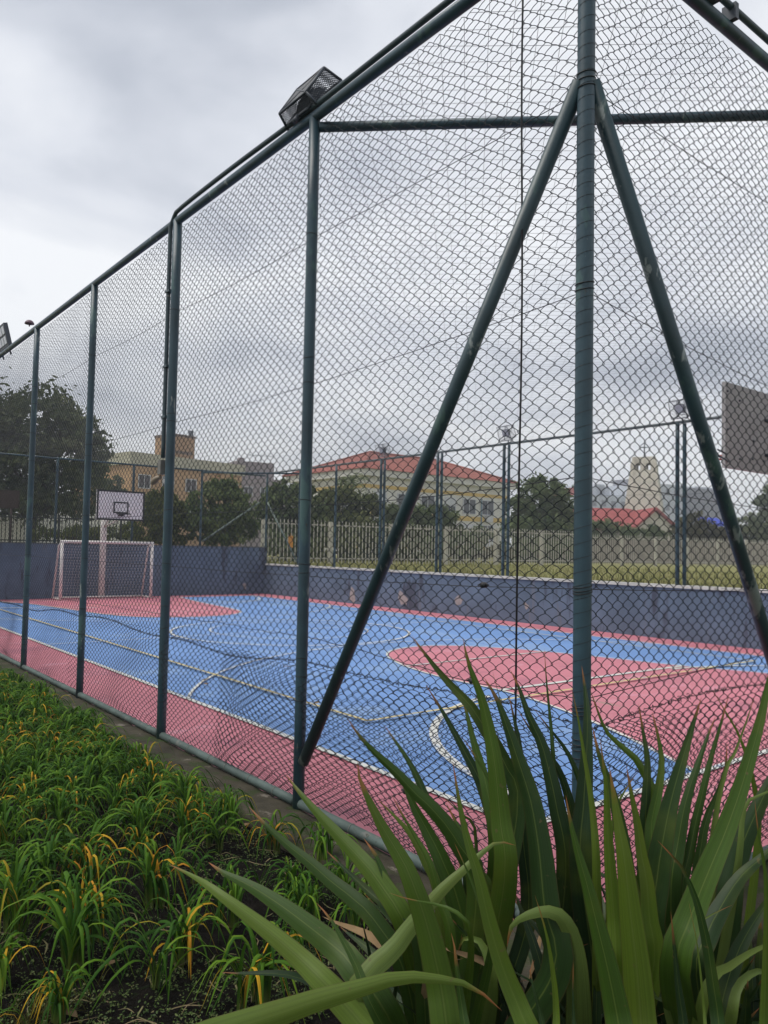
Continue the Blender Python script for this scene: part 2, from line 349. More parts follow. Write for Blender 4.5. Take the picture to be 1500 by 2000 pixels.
lw += strip(arc((3.7, 19.1), 2.7, 184, 270), .06)+strip(arc((6.4, 19.1), 2.7, -4, -90), .06)
sheet('penalty_lines', lw, .017, M_LINEW)
lw = strip(arc((5.05, 2.99), 4.78, 28, 152), .035)+strip(arc((5.05, 17.3), 4.78, -28, -152), .035)
sheet('three_point_lines', lw, .020, M_LINEW)
lw = strip(seg((X0, 10.05), (X1, 10.05)), .03)+strip(arc((4.95, 9.95), 2.08, 0, 360, 70), .05)
sheet('centre_lines', lw, .023, M_LINEW)
sheet('inner_circle_line', strip(arc((5.0, 10.1), 1.4, 0, 360, 60), .03), .026, M_LINEW)
lw = strip(seg((1.66, 3.45), (1.66, 16.9)), .045)+strip(seg((8.55, 3.45), (8.55, 16.9)), .04)+strip(seg((1.66, 3.47), (8.55, 3.47)), .045)+strip(seg((1.66, 16.9), (8.55, 16.9)), .04)
sheet('volleyball_lines', lw, .029, M_LINEY)

# raised lawn beyond the walls: an L-shaped terrace reaching far out
LZ = .90
mb = MB(); a, b = CW+.21, CL+.21
mb.add([(a, -60, LZ), (1400, -60, LZ), (1400, 1400, LZ), (-1400, 1400, LZ), (-1400, b, LZ), (a, b, LZ)], [np.array([0, 1, 2, 5]), np.array([5, 2, 3, 4])])
mb.add([(a, -60, -.2), (a, -60, LZ), (a, b, LZ), (a, b, -.2), (-1400, b, LZ), (-1400, b, -.2)], [np.array([0, 1, 2, 3]), np.array([3, 2, 4, 5])])
struct(mb.build('lawn', M_LAWN, smooth=False))

# soil bed with small relief, and the concrete footing under the fence
def zsoil(x, y): return -.005+.018*np.sin(3.1*x+1.7*y)+.014*np.sin(7.3*x-4.1*y+1)+.010*np.sin(13*y+5*x)-.02*np.exp(-((x+.36)/.07)**2)
gx = np.linspace(-3.4, -.30, 90); gy = np.linspace(-1.6, 14, 330); GX, GY = np.meshgrid(gx, gy, indexing='ij')
GZ = zsoil(GX, GY)+rng.normal(0, .006, GX.shape)
i, j = np.meshgrid(np.arange(89), np.arange(329), indexing='ij')
q = np.stack([i*330+j, (i+1)*330+j, (i+1)*330+j+1, i*330+j+1], -1).reshape(-1, 4)
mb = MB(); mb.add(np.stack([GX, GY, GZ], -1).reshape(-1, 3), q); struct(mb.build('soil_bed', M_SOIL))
ys = np.linspace(-.6, 20.2, 260); prof = [(-.335, -.06), (-.335, .028), (-.30, .036), (-.16, .026), (-.0, .012)]
V = np.array([[(x_+(rng.normal(0, .006) if k == 1 else 0), y_, z_+rng.normal(0, .003)) for k, (x_, z_) in enumerate(prof)] for y_ in ys])
i, j = np.meshgrid(np.arange(len(ys)-1), np.arange(4), indexing='ij'); q = np.stack([i*5+j, i*5+j+1, (i+1)*5+j+1, (i+1)*5+j], -1).reshape(-1, 4)
mb = MB(); mb.add(V.reshape(-1, 3), q); mb.box((5, -.16, -.02), (10.3, .315, .07)); struct(mb.build('concrete_footing', M_CONC))

# ------------------------------------------------------------------ court walls
wt = thing('court_wall', 'low slate-blue side wall with pale coping along the far side of the court', 'wall')
mb = MB(); mb.box((CW+.10, CL/2+.05, .455), (.20, CL+.3, .91)); mb.build('wall_body', M_WALL, wt, False)
mb = MB(); mb.box((CW+.10, CL/2-.1, .937), (.26, CL-.1, .05)); mb.build('coping', M_COPING, wt, False)
def patch(pxs, plane, val, parent):
    pts = []
    for px, py in pxs:
        v = FW+RT*(px-750)/FPX-UP*(py-1000)/FPX; pts.append(CAM+v*(val-CAM[plane])/v[plane])
    c = np.mean(pts, 0); P = []
    for k in range(len(pts)):
        a_, b_ = pts[k], pts[(k+1) % len(pts)]
        for t in (0, .33, .66): P.append(a_+(b_-a_)*t+rng.normal(0, .012, 3))
    P = np.array(P); P[:, plane] = val; back = P.copy(); back[:, plane] += .004; n = len(P)
    mb = MB(); mb.add(np.vstack([P, back]), [np.arange(n)]+[np.array([k, (k+1) % n, (k+1) % n+n, k+n]) for k in range(n)])
    mb.build('bare_patch', M_PEEL, parent, False)
for pxs in ([(686, 1146), (692, 1152), (694, 1172), (690, 1178), (683, 1170), (684, 1155)], [(781, 1153), (787, 1160), (796, 1170), (793, 1180), (783, 1181), (778, 1168)],
            [(888, 1168), (897, 1163), (905, 1172), (898, 1182), (890, 1182)], [(1024, 1176), (1031, 1180), (1033, 1189), (1026, 1190)]):
    patch(pxs, 0, CW-.003, wt)
we = thing('court_wall', 'taller slate-blue end wall behind the white goal', 'wall')
mb = MB(); mb.box((CW/2-.2, CL+.10, .73), (CW+.6, .20, 1.46)); mb.build('wall_body', M_WALL, we, False)
mb = MB(); mb.box((CW/2-.2, CL+.10, 1.475), (CW+.64, .24, .026)); mb.build('coping', mat('thin_wall_cap', (.10, .115, .12), .8, .2, .2, 5.0), we, False)
patch([(475, 1138), (480, 1140), (481, 1150), (476, 1152)], 1, CL-.003, we)

# ------------------------------------------------------------------ chain-link fences
def wave(s, z, k):
    return (np.sin(1.9*s+.7*z+k)+.7*np.sin(3.7*s-2.3*z+2*k)+.5*np.sin(.8*s+4.1*z-k)+.35*np.sin(8.3*s+5.2*z+3*k))/2.5
def link_mesh(name, parent, O, Sd, Nn, L, z0, z1, a, b, r, seam=None, near=0.0, m=None, amp=.012):
    """woven wire: every wire zigzags between two neighbours and hooks into them"""
    O, Sd, Nn = (np.asarray(q, float) for q in (O, Sd, Nn))
    if seam:
        zs = np.concatenate([np.arange(z0+.015, seam, b*.80), np.arange(seam, z1, b)])
    else: zs = np.arange(z0, z1, b)
    nw = int(L/a); mb = MB(); K = len(zs); j = np.arange(K)
    def place(s, z, n):
        A = np.full_like(z, amp)
        if seam: A = amp+.016*np.clip((seam-z)/.25, 0, 1)
        dz = .6*A*wave(s*1.3, z, 4.2); ds = .8*A*wave(s, z*1.4, 1.1); dn = 1.3*A*wave(s*.8, z, 2.7)
        if seam:
            lo = np.clip((seam-z)/.12, 0, 1)*np.clip(z/.15, 0, 1)
            dz = dz+lo*(.035*np.sin(2.6*s+1.0)*np.sin(3*z)+.010*np.sin(9*s+5*z)); ds = ds+lo*.012*np.sin(5.3*s+7*z); dn = dn+lo*.035*(1+np.sin(3.1*s+2*z)); 
        return O+(s+ds)[..., None]*Sd+(z+dz)[..., None]*Z+(n+dn)[..., None]*Nn
    for lo_, hi_, fine in ((0, int(near/a), True), (int(near/a), nw, False)):
        if hi_ <= lo_: continue
        i = np.arange(lo_, hi_)[:, None]; side = (i+j[None]) & 1
        s = (i+side)*a+np.where(side, 1, -1)*.0022+rng.normal(0, .0010, (hi_-lo_, K)); z = np.broadcast_to(zs, s.shape)+rng.normal(0, .0011, s.shape)
        n = np.where(side, .0028, -.0028)
        if fine:
            # knot, then two points of the slightly bowed strand
            dirz = np.where(side, 1., -1.)
            t1 = lambda A, t: A[:, :-1]*(1-t)+A[:, 1:]*t
            bow = dirz[:, :-1]*.0022
            ss = np.stack([s[:, :-1], t1(s, .12), t1(s, .5)+bow, t1(s, .88)], -1).reshape(len(s), -1); zz = np.stack([z[:, :-1], t1(z, .16), t1(z, .5)+.0016, t1(z, .84)], -1).reshape(len(s), -1)
            nn = np.stack([n[:, :-1], n[:, :-1]*.9, t1(n, .5), n[:, 1:]*.9], -1).reshape(len(s), -1)
            mb.tubes(place(ss, zz, nn), r, Nn, 5)
        else: mb.tubes(place(s, z, n), r, Nn, 3)
    return mb.build(name, m or M_WIRE, parent)

def post(parent, p, z0, z1, r=.033, sides=14, lean=(0, 0), m=None, name='post'):
    n = 8; pts = [(p[0]+lean[0]*t, p[1]+lean[1]*t, z0+(z1-z0)*t) for t in np.linspace(0, 1, n)]
    return MB().tube(pts, r, sides).build(name, m or M_PIPE, parent)
def ring(mb, c, r, wr=.002, tilt=0.0, turns=1):
    a = np.linspace(0, 2*math.pi*turns, 14*turns+1)
    mb.tube(np.stack([c[0]+r*np.cos(a), c[1]+r*np.sin(a), c[2]+tilt*np.cos(a)+.004*a/6.28], 1), wr, 4)

H = 4.06
PY = [1.955, 3.906, 5.863, 7.912, 9.93, 11.95, 13.95, 15.95, 17.95, 19.95]
fl = thing('chain_link_fence', 'tall green chain-link fence with its corner post and slanted braces beside the flower bed', 'fence')
# posts
pc = post(fl, (0, 0), -.05, 4.45, .0345, 18)
mb = MB(); a = np.linspace(0, 2*math.pi*66, 66*12); zz = np.linspace(.62, 4.3, len(a))+.008*np.sin(a*.11)
mb.tube(np.stack([(.0352)*np.cos(a), (.0352)*np.sin(a), zz], 1), .0011, 4)
mb.build('lacing_wire', M_TIE, pc)
for zt in (3.33, 3.36, 3.385, 2.52, 2.545, 1.345, 1.355, 1.37, .92, .905, .89, .80, .78, .76, .73): mb = MB(); ring(mb, (0, 0, zt), .037, .0020, .006); mb.build('tie_wire', M_TIE, pc)
for k, y in enumerate(PY):
    po = post(fl, (0, y), -.06, H, .033 if k != 1 else .036, 14, (0, 0))
    for zt in ([.30, .36, .62, .86, 1.35, 1.77, 2.46, 3.34] + [random.uniform(.2, 3.9) for _ in range(3)]) if k < 5 else (1.35, 2.46, 3.34):
        mb = MB(); ring(mb, (0, y, zt), .034 if k != 1 else .037, .0022, random.uniform(-.006, .006)); mb.build('tie_wire', M_TIE, po)
MB().tube([(0, t, H) for t in np.linspace(-.0, 20.0, 22)], .031, 14).build('top_rail', M_PIPE, fl)
for a_, b_ in zip([0]+PY[:-1], PY):
    bp = MB().tube([(-.004, t, .045) for t in np.linspace(a_+.035, b_-.035, 12)], .0265, 12).build('base_pipe', M_BASE, fl)
    for t in np.arange(a_+.2, b_-.1, .31) if a_ < 8 else ():
        t2 = t+random.uniform(-.06, .06); aa = np.linspace(0, 2*math.pi, 13); mb = MB()
        mb.tube(np.stack([-.004+.028*np.cos(aa), t2+.004*np.cos(aa), .045+.028*np.sin(aa)], 1), .0022, 4); mb.build('clip', M_CLIP, bp)
MB().tube([(-.012, .02, 3.36), (-.014, .95, 1.83), (-.012, 1.895, .285)], .0325, 16).build('brace', M_BRACE, fl)
MB().tube([(.02, 1.93, 3.995), (1.0, 1.0, 3.995), (2.05, -.0, 3.995)], .029, 14).build('corner_bar', M_PIPE, fl)
SEAM = .82
link_mesh('wire_mesh', fl, (.036, .02, 0), (0, 1, 0), (-1, 0, 0), 20.0, .03, H-.02, .0385, .0290, .00170, SEAM, 6.2)
link_mesh('mesh_overlap', fl, (.052, .12, 0), (0, 1, 0), (-1, 0, 0), 2.9, .03, .80, .0400, .0262, .00148, .80, 2.9, amp=.016)
# tension wires, seam wire, ratchets
def strung(pts, n=30, sag=.012, jit=.002, r=.0016):
    P = crom(pts, n); t = np.linspace(0, 1, n); P[:, 2] -= sag*np.sin(np.pi*t); return P+rng.normal(0, jit, P.shape)
ends = [0]+PY
for zc_, zp in ((3.35, 3.345), (2.53, 2.46), (1.80, 1.745), (1.36, 1.335)):
    mb = MB()
    for a_, b_ in zip(ends[:-1], ends[1:]):
        z_a = zc_ if a_ == 0 else zp
        mb.tube(strung([(.030, a_, z_a), (.034, (a_+b_)/2, (z_a+zp)/2), (.030, b_, zp)], 14, random.uniform(.005, .022), .001), .0019, 5)
    mb.build('tension_wire', M_TIE, fl)
mb = MB(); mb.tube(strung([(.02, 0, .94), (.02, .6, .925), (.03, 1.955, .985), (.03, 3.9, .96), (.03, 5.86, .93), (.03, 7.9, .9)], 70, .01, .004), .0019, 5); mb.build('tension_wire', M_TIE, fl)
def seamwire(mb, fn, s0, s1, step):
    for turn in range(2):
        s = np.arange(s0, s1, .02); P = np.array([fn(q) for q in s])+rng.normal(0, .0045, (len(s), 3))*.8; mb.tube(P, .0016, 4)
    for q in np.arange(s0, s1, step):
        c = np.array(fn(q+random.uniform(-.01, .01))); aa = np.linspace(0, 2*math.pi*1.6, 12)
        d = rng.normal(0, 1, 3); d /= np.linalg.norm(d); e_ = np.cross(d, Z); e_ /= np.linalg.norm(e_)+1e-6; rr = random.uniform(.004, .010)
        mb.tube(c+rr*(np.cos(aa)[:, None]*e_+np.sin(aa)[:, None]*Z)+np.linspace(-.012, .012, 12)[:, None]*d, .0016, 4)
def seamz(y): return SEAM+.03*math.sin(1.3*y+.4)+.015*math.sin(3.9*y)-.012*max(0, y-2)
mb = MB(); seamwire(mb, lambda y: (.03+.012*math.sin(2*y), y, seamz(y)), 0.05, 9.5, .0385*1.5); mb.build('seam_wire', M_TIE, fl)
mb = MB(); mb.tube(strung([(.03, 0, .36), (.045, .7, .31), (.05, 1.2, .40), (.03, 1.95, .36), (.05, 3, .42), (.03, 3.9, .38)], 80, .01, .004), .0018, 4); mb.build('tension_wire', M_TIE, fl)
def ratchet(c, d, parent):
    c = np.array(c); mb = MB(); d = np.array(d, float)
    mb.box(c, (.030, .016, .016), 0, d, np.cross(Z, d), Z); mb.tube([c-.011*np.cross(Z, d), c+.011*np.cross(Z, d)], .013, 9)
    mb.tube([c-.03*d, c-.016*d+.006*Z, c+.02*d+.004*Z, c+.034*d-.003*Z], .004, 5); mb.build('wire_ratchet', M_BLACK, parent)
for c in ((.02, .54, 1.35), (.02, .60, .925), (.03, .42, .36), (.03, 1.05, .33)): ratchet(c, (0, 1, 0), fl)

fr = thing('chain_link_fence', 'green chain-link fence running right from the corner post behind the long flax leaves', 'fence')
for k, x_ in enumerate([2.02, 4.05, 6.1, 8.1, 10.15]): post(fr, (x_, 0), -.06, H, .033)
MB().tube([(t, 0, H+.012) for t in np.linspace(0.035, 10.15, 12)], .031, 14).build('top_rail', M_PIPE, fr)
MB().tube([(.02, -.012, 3.36), (1.0, -.014, 1.83), (1.96, -.012, .285)], .0325, 16).build('brace', M_BRACE, fr)
MB().tube([(t, -.004, .045) for t in np.linspace(.04, 10.1, 12)], .0265, 12).build('base_pipe', M_BASE, fr)
link_mesh('wire_mesh', fr, (.02, .036, 0), (1, 0, 0), (0, -1, 0), 10.1, .03, H-.02, .0385, .0290, .00170, SEAM, 2.4)
for zc_, zp in ((3.37, 3.36), (2.545, 2.35), (1.80, 1.74), (1.36, 1.32), (.93, 1.03)):
    mb = MB()
    for a_, b_ in zip([0, 2.02, 4.05, 6.1, 8.1], [2.02, 4.05, 6.1, 8.1, 10.15]):
        z_a = zc_ if a_ == 0 else zp
        mb.tube(strung([(a_, .030, z_a), ((a_+b_)/2, .034, (z_a+zp)/2), (b_, .030, zp)], 14, random.uniform(.005, .02), .001), .0019, 5)
    mb.build('tension_wire', M_TIE, fr)
mb = MB(); seamwire(mb, lambda x: (x, .03, SEAM+.0+.03*math.sin(2.4*x-.6)+.02*x*(x < 2)), .05, 2.6, .0385*2); mb.build('seam_wire', M_TIE, fr)

# end fence on the taller wall
fe = thing('chain_link_fence', 'thin green chain-link fence standing on the tall end wall, rounded shrubs behind', 'fence')
Z0E = 1.48; ye = CL+.06; HE = 3.78
for x_ in (-.1, 1.85, 3.72, 5.83, 7.95): post(fe, (x_, ye), Z0E-.03, HE, .035, 8)
MB().tube([(-.3, ye, HE), (10.15, ye, HE)], .028, 8).build('top_rail', M_PIPE, fe)
MB().tube([(9.98, ye-.01, 2.92), (8.02, ye-.01, 1.62)], .030, 8).build('brace', mat('worn_brace', (.12, .155, .13), .6, .3, .3, 6.0), fe)
MB().tube([(7.95, ye-.02, HE-.06), (CW-.02, CL-2.0, HE-.06)], .027, 8).build('corner_bar', M_PIPE, fe)
link_mesh('mesh_overlap', fr, (.05, .052, 0), (1, 0, 0), (0, -1, 0), 2.0, .03, .80, .0400, .0262, .00148, .80, 2.0, amp=.016)
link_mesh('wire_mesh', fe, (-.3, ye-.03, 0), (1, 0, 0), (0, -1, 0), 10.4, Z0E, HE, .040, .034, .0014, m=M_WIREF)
# side fence on the low wall
fs = thing('chain_link_fence', 'green chain-link fence on the low side wall, grey lamps on its paired posts', 'fence')
xs = CW+.08; HS = 3.86; Z0S = .95
for y in (CL+.06, 18.1, 16.2, 14.15, 11.95, 9.80, 7.75, 5.65, 3.6, 1.6, -.02):
    post(fs, (xs, y), Z0S-.03, HS, .036, 10)
for y in (14.15, 11.95, 9.80, 5.65): post(fs, (xs+.02, y-.125), Z0S-.03, HS-.03, .034, 8, name='lamp_post')
MB().tube([(xs, t, HS) for t in np.linspace(-.1, CL+.06, 12)], .028, 8).build('top_rail', mat('grey_green_rail', (.10, .125, .125), .5, .4, .2, 4.0), fs)
MB().tube([(xs-.01, CL, 2.92), (xs-.01, 18.15, 1.05)], .030, 8).build('brace', bpy.data.materials['worn_brace'], fs)
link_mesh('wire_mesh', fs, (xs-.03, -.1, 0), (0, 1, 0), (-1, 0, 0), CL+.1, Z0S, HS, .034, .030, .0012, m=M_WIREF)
mb = MB()
for zt in (2.6, 1.9): mb.tube(strung([(xs-.04, y, zt+.03*math.sin(y)) for y in np.linspace(0, CL, 12)], 60, .02, .003), .0022, 4)
mb.build('tension_wire', M_TIE, fs)

# overhead protective net, hung in diamonds between the rails
mb = MB(); sp_ = .165
def netz(x, y): return H-.06-.22*(H-HS)*0-.10*math.sin(math.pi*min(max(x/CW, 0), 1))-(H-HS)*x/CW
for sgn in (1, -1):
    c_ = -CL if sgn == 1 else 0
    hi = CW if sgn == 1 else CW+CL
    while c_ < hi:
        # x - sgn*y = c
        if sgn == 1: xa, xb = max(0, c_), min(CW, c_+CL); f = lambda x: x-c_
        else: xa, xb = max(0, c_-CL), min(CW, c_); f = lambda x: c_-x
        if xb-xa > .1:
            t = np.linspace(xa, xb, max(3, int((xb-xa)*3)))
            P = np.array([(x, f(x), netz(x, f(x))) for x in t]); P[:, 2] += rng.normal(0, .004, len(t)); mb.tube(P, .0013, 3, cap=False)
        c_ += sp_
tag(mb.build('overhead_net', M_NET), 'fine grey protective net stretched like a roof over the court', 'net')

# dark cord hanging in front of the left fence
mb = MB(); mb.tube([(-.03+.004*math.sin(t*3), .30+.005*math.sin(t*2.2), t) for t in np.linspace(.02, 4.12, 60)], .0042, 6)
mb.tube([(-.03, .30, 4.1), (-.02, .30, 4.105), (.0, .30, 4.10)], .0042, 6)
tag(mb.build('cord', M_CORD), 'thin black cord hanging straight down from the top rail beside the corner post', 'cord')

# conduits
ct = thing('conduit', 'dark conduit pipe bent from the top rail down a post to a small grey box', 'conduit')
y_ = 4.03
MB().tube(crom([(-.030, 3.972, 2.18), (-.030, 3.972, 3.0), (-.030, 3.972, 3.9), (-.030, 3.966, 4.04), (-.018, 3.93, 4.098), (-.02, 3.82, 4.126), (-.02, 3.0, 4.128), (-.014, 2.0, 4.115), (-.01, 1.2, 4.122), (-.01, .2, 4.126)], 60), .0165, 10).build('pipe', M_CONDUIT, ct)
mb = MB(); mb.box((-.034, 3.982, 2.105), (.045, .058, .11)); mb.build('junction_box', M_BOX, ct, False)
for zt in (2.5, 2.9, 3.5): mb = MB(); mb.box((-.028, 3.958, zt), (.044, .074, .018)); mb.build('clamp', M_CONDUIT, ct, False)
# pale sleeve below the box, drooping
c2 = thing('conduit', 'dark conduit clamped above the right top rail with a junction box', 'conduit')
MB().tube([(t, -.03, 4.155) for t in np.linspace(.35, 10, 20)], .0165, 10).build('pipe', M_CONDUIT, c2)
mb = MB(); mb.box((.86, -.035, 4.145), (.15, .06, .10)); mb.build('junction_box', M_METAL, c2, False)
for xx in (1.10, 2.1, 3.1): mb = MB(); mb.box((xx, -.02, 4.13), (.03, .07, .08)); mb.build('clamp', M_METAL, c2, False)
mb = MB(); mb.tube(crom([(-.03, 4.005, 2.03), (-.04, 4.04, 2.025), (-.045, 4.09, 2.005), (-.04, 4.13, 1.99)], 14), [.016]*4+[.021]*3+[.025]*4+[.022]*2+[.014], 9)
tag(mb.build('rubber_sleeve', mat('tan_rubber', (.30, .25, .19), .7, .3, .2, 9.0)), 'tan rubber sleeve drooping below the grey box on the post', 'sleeve')

# ------------------------------------------------------------------ floodlights
def cage_light(label, loc, X, Y, Zv, L, Wd, D, cm, group, lens=False, scale_wire=.022, taper=.72):
    """wire-mesh cage box (bars, mesh) round a lamp housing; X along the rail, Y out, Zv depth towards the light's back"""
    t = thing('floodlight', label, 'floodlight', group)
    loc = np.array(loc, float); X, Y, Zv = (np.array(q, float)/np.linalg.norm(q) for q in (X, Y, Zv))
    def P(a_, b_, c_): k = 1-(1-taper)*c_; return loc+X*a_*L/2*k+Y*b_*Wd/2*k+Zv*c_*D
    mb = MB(); cs = [(-1, -1), (1, -1), (1, 1), (-1, 1)]
    for c_ in (0, 1):
        for k in range(4): mb.tube([P(*cs[k], c_), P(*cs[(k+1) % 4], c_)], .0085, 5)
    for k in range(4): mb.tube([P(*cs[k], 0), P(*cs[k], 1)], .0085, 5)
    mb.tube([P(-1, -1, 1), P(1, 1, 1)], .007, 5); mb.tube([P(1, -1, 1), P(-1, 1, 1)], .007, 5)
    mb.build('cage_frame', cm, t)
    mb = MB()
    def face(f, la, lb, nrm):
        n1_, n2_ = int((la+lb)/scale_wire), 0
        segs = []
        for c_ in np.arange(-lb, la, scale_wire*1.4):
            for sg in (0, 1):
                a0, a1 = max(0, c_), min(la, c_+lb)
                if a1-a0 < .01: continue
                q0, q1 = (a0, a0-c_), (a1, a1-c_)
                if sg: q0, q1 = (q0[0], lb-q0[1]), (q1[0], lb-q1[1])
                segs.append([f(q0[0]/la*2-1, q0[1]/lb*2-1), f(q1[0]/la*2-1, q1[1]/lb*2-1)])
        mb.tubes(np.array(segs), .0016 if scale_wire > .014 else .0021, nrm, 3)
    face(lambda u, v: P(u, v, 1), L, Wd, Zv)
    face(lambda u, v: P(u, v, 0), L, Wd, Zv)
    face(lambda u, v: P(u, 1, v*.5+.5), L, D, Y); face(lambda u, v: P(u, -1, v*.5+.5), L, D, Y)
    face(lambda u, v: P(1, u, v*.5+.5), Wd, D, X); face(lambda u, v: P(-1, u, v*.5+.5), Wd, D, X)
    mb.build('cage_mesh', cm, t)
    mb = MB(); c = loc+Zv*D*.42
    mb.hexa([c+X*sx*L*.30+Y*sy*Wd*.26-Zv*D*.16 for sx, sy in cs], [c+X*sx*L*.20+Y*sy*Wd*.16+Zv*D*.22 for sx, sy in cs])
    for k in range(5): mb.box(c+X*(k-2)*L*.07+Zv*D*.25, (.006, Wd*.3, D*.12), 0, X, Y, Zv)
    mb.build('housing', M_METAL, t, False)
    mb = MB(); mb.box(c-Zv*(D*.16+.006), (L*.54, Wd*.46, .008), 0, X, Y, Zv); mb.build('lens', M_LENS, t, False)
    mb = MB()
    for sx in (-1, 1): mb.tube([c+X*sx*L*.31, c+X*sx*L*.31-Y*Wd*.55], .008, 5)
    mb.tube([c-X*L*.31-Y*Wd*.55, c+X*L*.31-Y*Wd*.55], .010, 5); mb.tube([c-Y*Wd*.55, c-Y*Wd*.75-Zv*.0], .016, 6); mb.build('bracket', M_METAL, t)
    return t
cage_light('dark wire-caged floodlight perched on the left fence above a tall post', (.075, 2.07, 4.20), (0, 1, .0), (.52, 0, .85), (-.85, 0, .52), .35, .27, .12, M_CAGE, None, False, .0135, .86)
def lamp_far(y, label):
    cage_light(label, (xs-.10, y-.06, HS+.21), (0, 1, 0), (-.35, 0, .94), (.94, 0, .35),   .30, .32, .24, M_SKYCAGE, 'small caged lamps on the far side fence', True, .05, .85)
lamp_far(5.65, 'caged grey floodlight on the paired posts just left of the near backboard')
lamp_far(9.80, 'caged grey floodlight on the paired posts between corner post and slanted brace')
lamp_far(14.15, 'caged grey floodlight in front of the red tiled roof ridge')
lt = thing('floodlight', 'flat lamp with four pale square panels on the far left top rail', 'floodlight')
c = np.array([-.02, 9.55, 4.26]); X_ = np.array([0, 1, 0.]); Y_ = np.array([-.25, 0, .97]); Z_ = np.array([-.97, 0, -.25])
mb = MB(); mb.box(c, (.55, .30, .05), 0, X_, Y_, Z_); mb.build('housing', M_METAL, lt, False)
for k in range(4):
    for q in range(2): mb = MB(); mb.box(c+X_*(k-1.5)*.13+Y_*(q-.5)*.13+Z_*.028, (.10, .10, .01), 0, X_, Y_, Z_); mb.build('led_panel', M_LENS, lt, False)
mb = MB(); mb.tube([c-X_*.2-Y_*.14, c-X_*.2-Y_*.26], .012, 6); mb.tube([c+X_*.2-Y_*.14, c+X_*.2-Y_*.26], .012, 6); mb.build('bracket', M_METAL, lt)
mb = MB(); a = np.linspace(0, math.pi/2, 6); c = np.array([-.02, 8.2, 4.13])
mb.tube([c, c+Z*.035], .008, 6); mb.tube([c+Z*(.03+.05*math.sin(t)) for t in a], [.055*math.cos(t)+.001 for t in a], 12)
tag(mb.build('light_sensor', mat('plum_plastic', (.12, .07, .09), .5)), 'little plum-coloured dome sensor on the left top rail near the flat lamp', 'sensor')

# ------------------------------------------------------------------ goal and backboards
gt = thing('goal', 'white futsal goal with net and slanted back supports in front of the end wall', 'goal')
gx0, gx1, gyf, gyb, gh = 3.60, 6.00, 18.95, 19.62, 1.53
mb = MB()
for x_ in (gx0, gx1): MB().tube([(x_, gyf, 0.03), (x_, gyf, gh)], .040, 10).build('goal_post', M_WHITE, gt)
MB().tube([(gx0-.04, gyf, gh), (gx1+.04, gyf, gh)], .040, 10).build('crossbar', M_WHITE, gt)
for x_ in (gx0, gx1): MB().tube([(x_, gyf+.05, gh-.02), (x_, gyf+.28, gh-.10), (x_-.0, gyb, .05)], .026, 8).build('back_support', M_WHITE, gt)
mb = MB()
for x_ in (gx0, gx1): mb.tube([(x_, gyf, .045), (x_, gyb, .045)], .024, 8)
mb.tube([(gx0, gyb, .045), (gx1, gyb, .045)], .024, 8); mb.build('ground_bar', M_WHITE, gt)
mb = MB(); st = .085
for x_ in np.arange(gx0, gx1, st): mb.tube([(x_, gyf+.03, gh-.03), (x_, gyf+.28, gh-.11), (x_, gyb-.02+.02*math.sin(9*x_), .06)], .0035, 3, cap=False)
for t in np.arange(0, 1, st/1.55):
    y2, z2 = gyf+.28+(gyb-gyf-.28)*t, gh-.11-(gh-.17)*t; mb.tube([(gx0, y2, z2), ((gx0+gx1)/2, y2+.01, z2-.03), (gx1, y2, z2)], .0035, 3, cap=False)
    for x_ in (gx0, gx1): mb.tube([(x_, gyf+.03, z2), (x_, y2, z2)], .0035, 3, cap=False)
mb.build('net', M_GNET, gt)

bt = thing('basketball_hoop', 'white backboard with black border and hoop on a pole behind the goal', 'basketball hoop')
bx, by, bw, bz0, bz1 = 4.90, 18.45, 1.27, 2.11, 2.90
mb = MB(); mb.box((bx, by, (bz0+bz1)/2), (bw, .035, bz1-bz0)); bd = mb.build('backboard', M_BOARD, bt, False)
mb = MB(); f = by-.021; fw_ = .045
for (x0, x1, z0, z1, tk) in ((bx-bw/2, bx+bw/2, bz0, bz1, fw_), (bx-.20, bx+.20, bz0+.19, bz0+.49, .035)):
    mb.box(((x0+x1)/2, f, z1-tk/2), (x1-x0, .012, tk)); mb.box(((x0+x1)/2, f, z0+tk/2), (x1-x0, .012, tk))
    mb.box((x0+tk/2, f, (z0+z1)/2), (tk, .012, z1-z0-2*tk)); mb.box((x1-tk/2, f, (z0+z1)/2), (tk, .012, z1-z0-2*tk))
mb.build('border', M_BLACK, bd, False)
mb = MB(); a = np.linspace(0, 2*math.pi, 25); mb.tube(np.stack([bx+.17*np.cos(a), by-.25+.17*np.sin(a), np.full(25, bz0+.17)], 1), .010, 6)
mb.box((bx, by-.05, bz0+.155), (.12, .07, .07)); mb.build('hoop', M_BLACK, bt)
mb = MB()
for k in range(10): t = k*.628; mb.tube([(bx+.165*math.cos(t), by-.25+.165*math.sin(t), bz0+.165), (bx+.13*math.cos(t+.3), by-.25+.13*math.sin(t+.3), bz0+.06)], .003, 3)
mb.build('net', M_BLACK, bt)
MB().tube([(bx, 19.70, 0), (bx-.0, 19.70, 1.9), (bx+.01, 19.70, 2.35)], .085, 12).build('pole', M_WHITE, bt)
mb = MB()
for dx in (-.22, .22): mb.tube([(bx, 19.66, 2.3), (bx+dx, by+.03, 2.35)], .03, 8); mb.tube([(bx, 19.66, 1.95), (bx+dx, by+.03, 2.30)], .022, 8)
mb.build('arm', M_WHITE, bt)

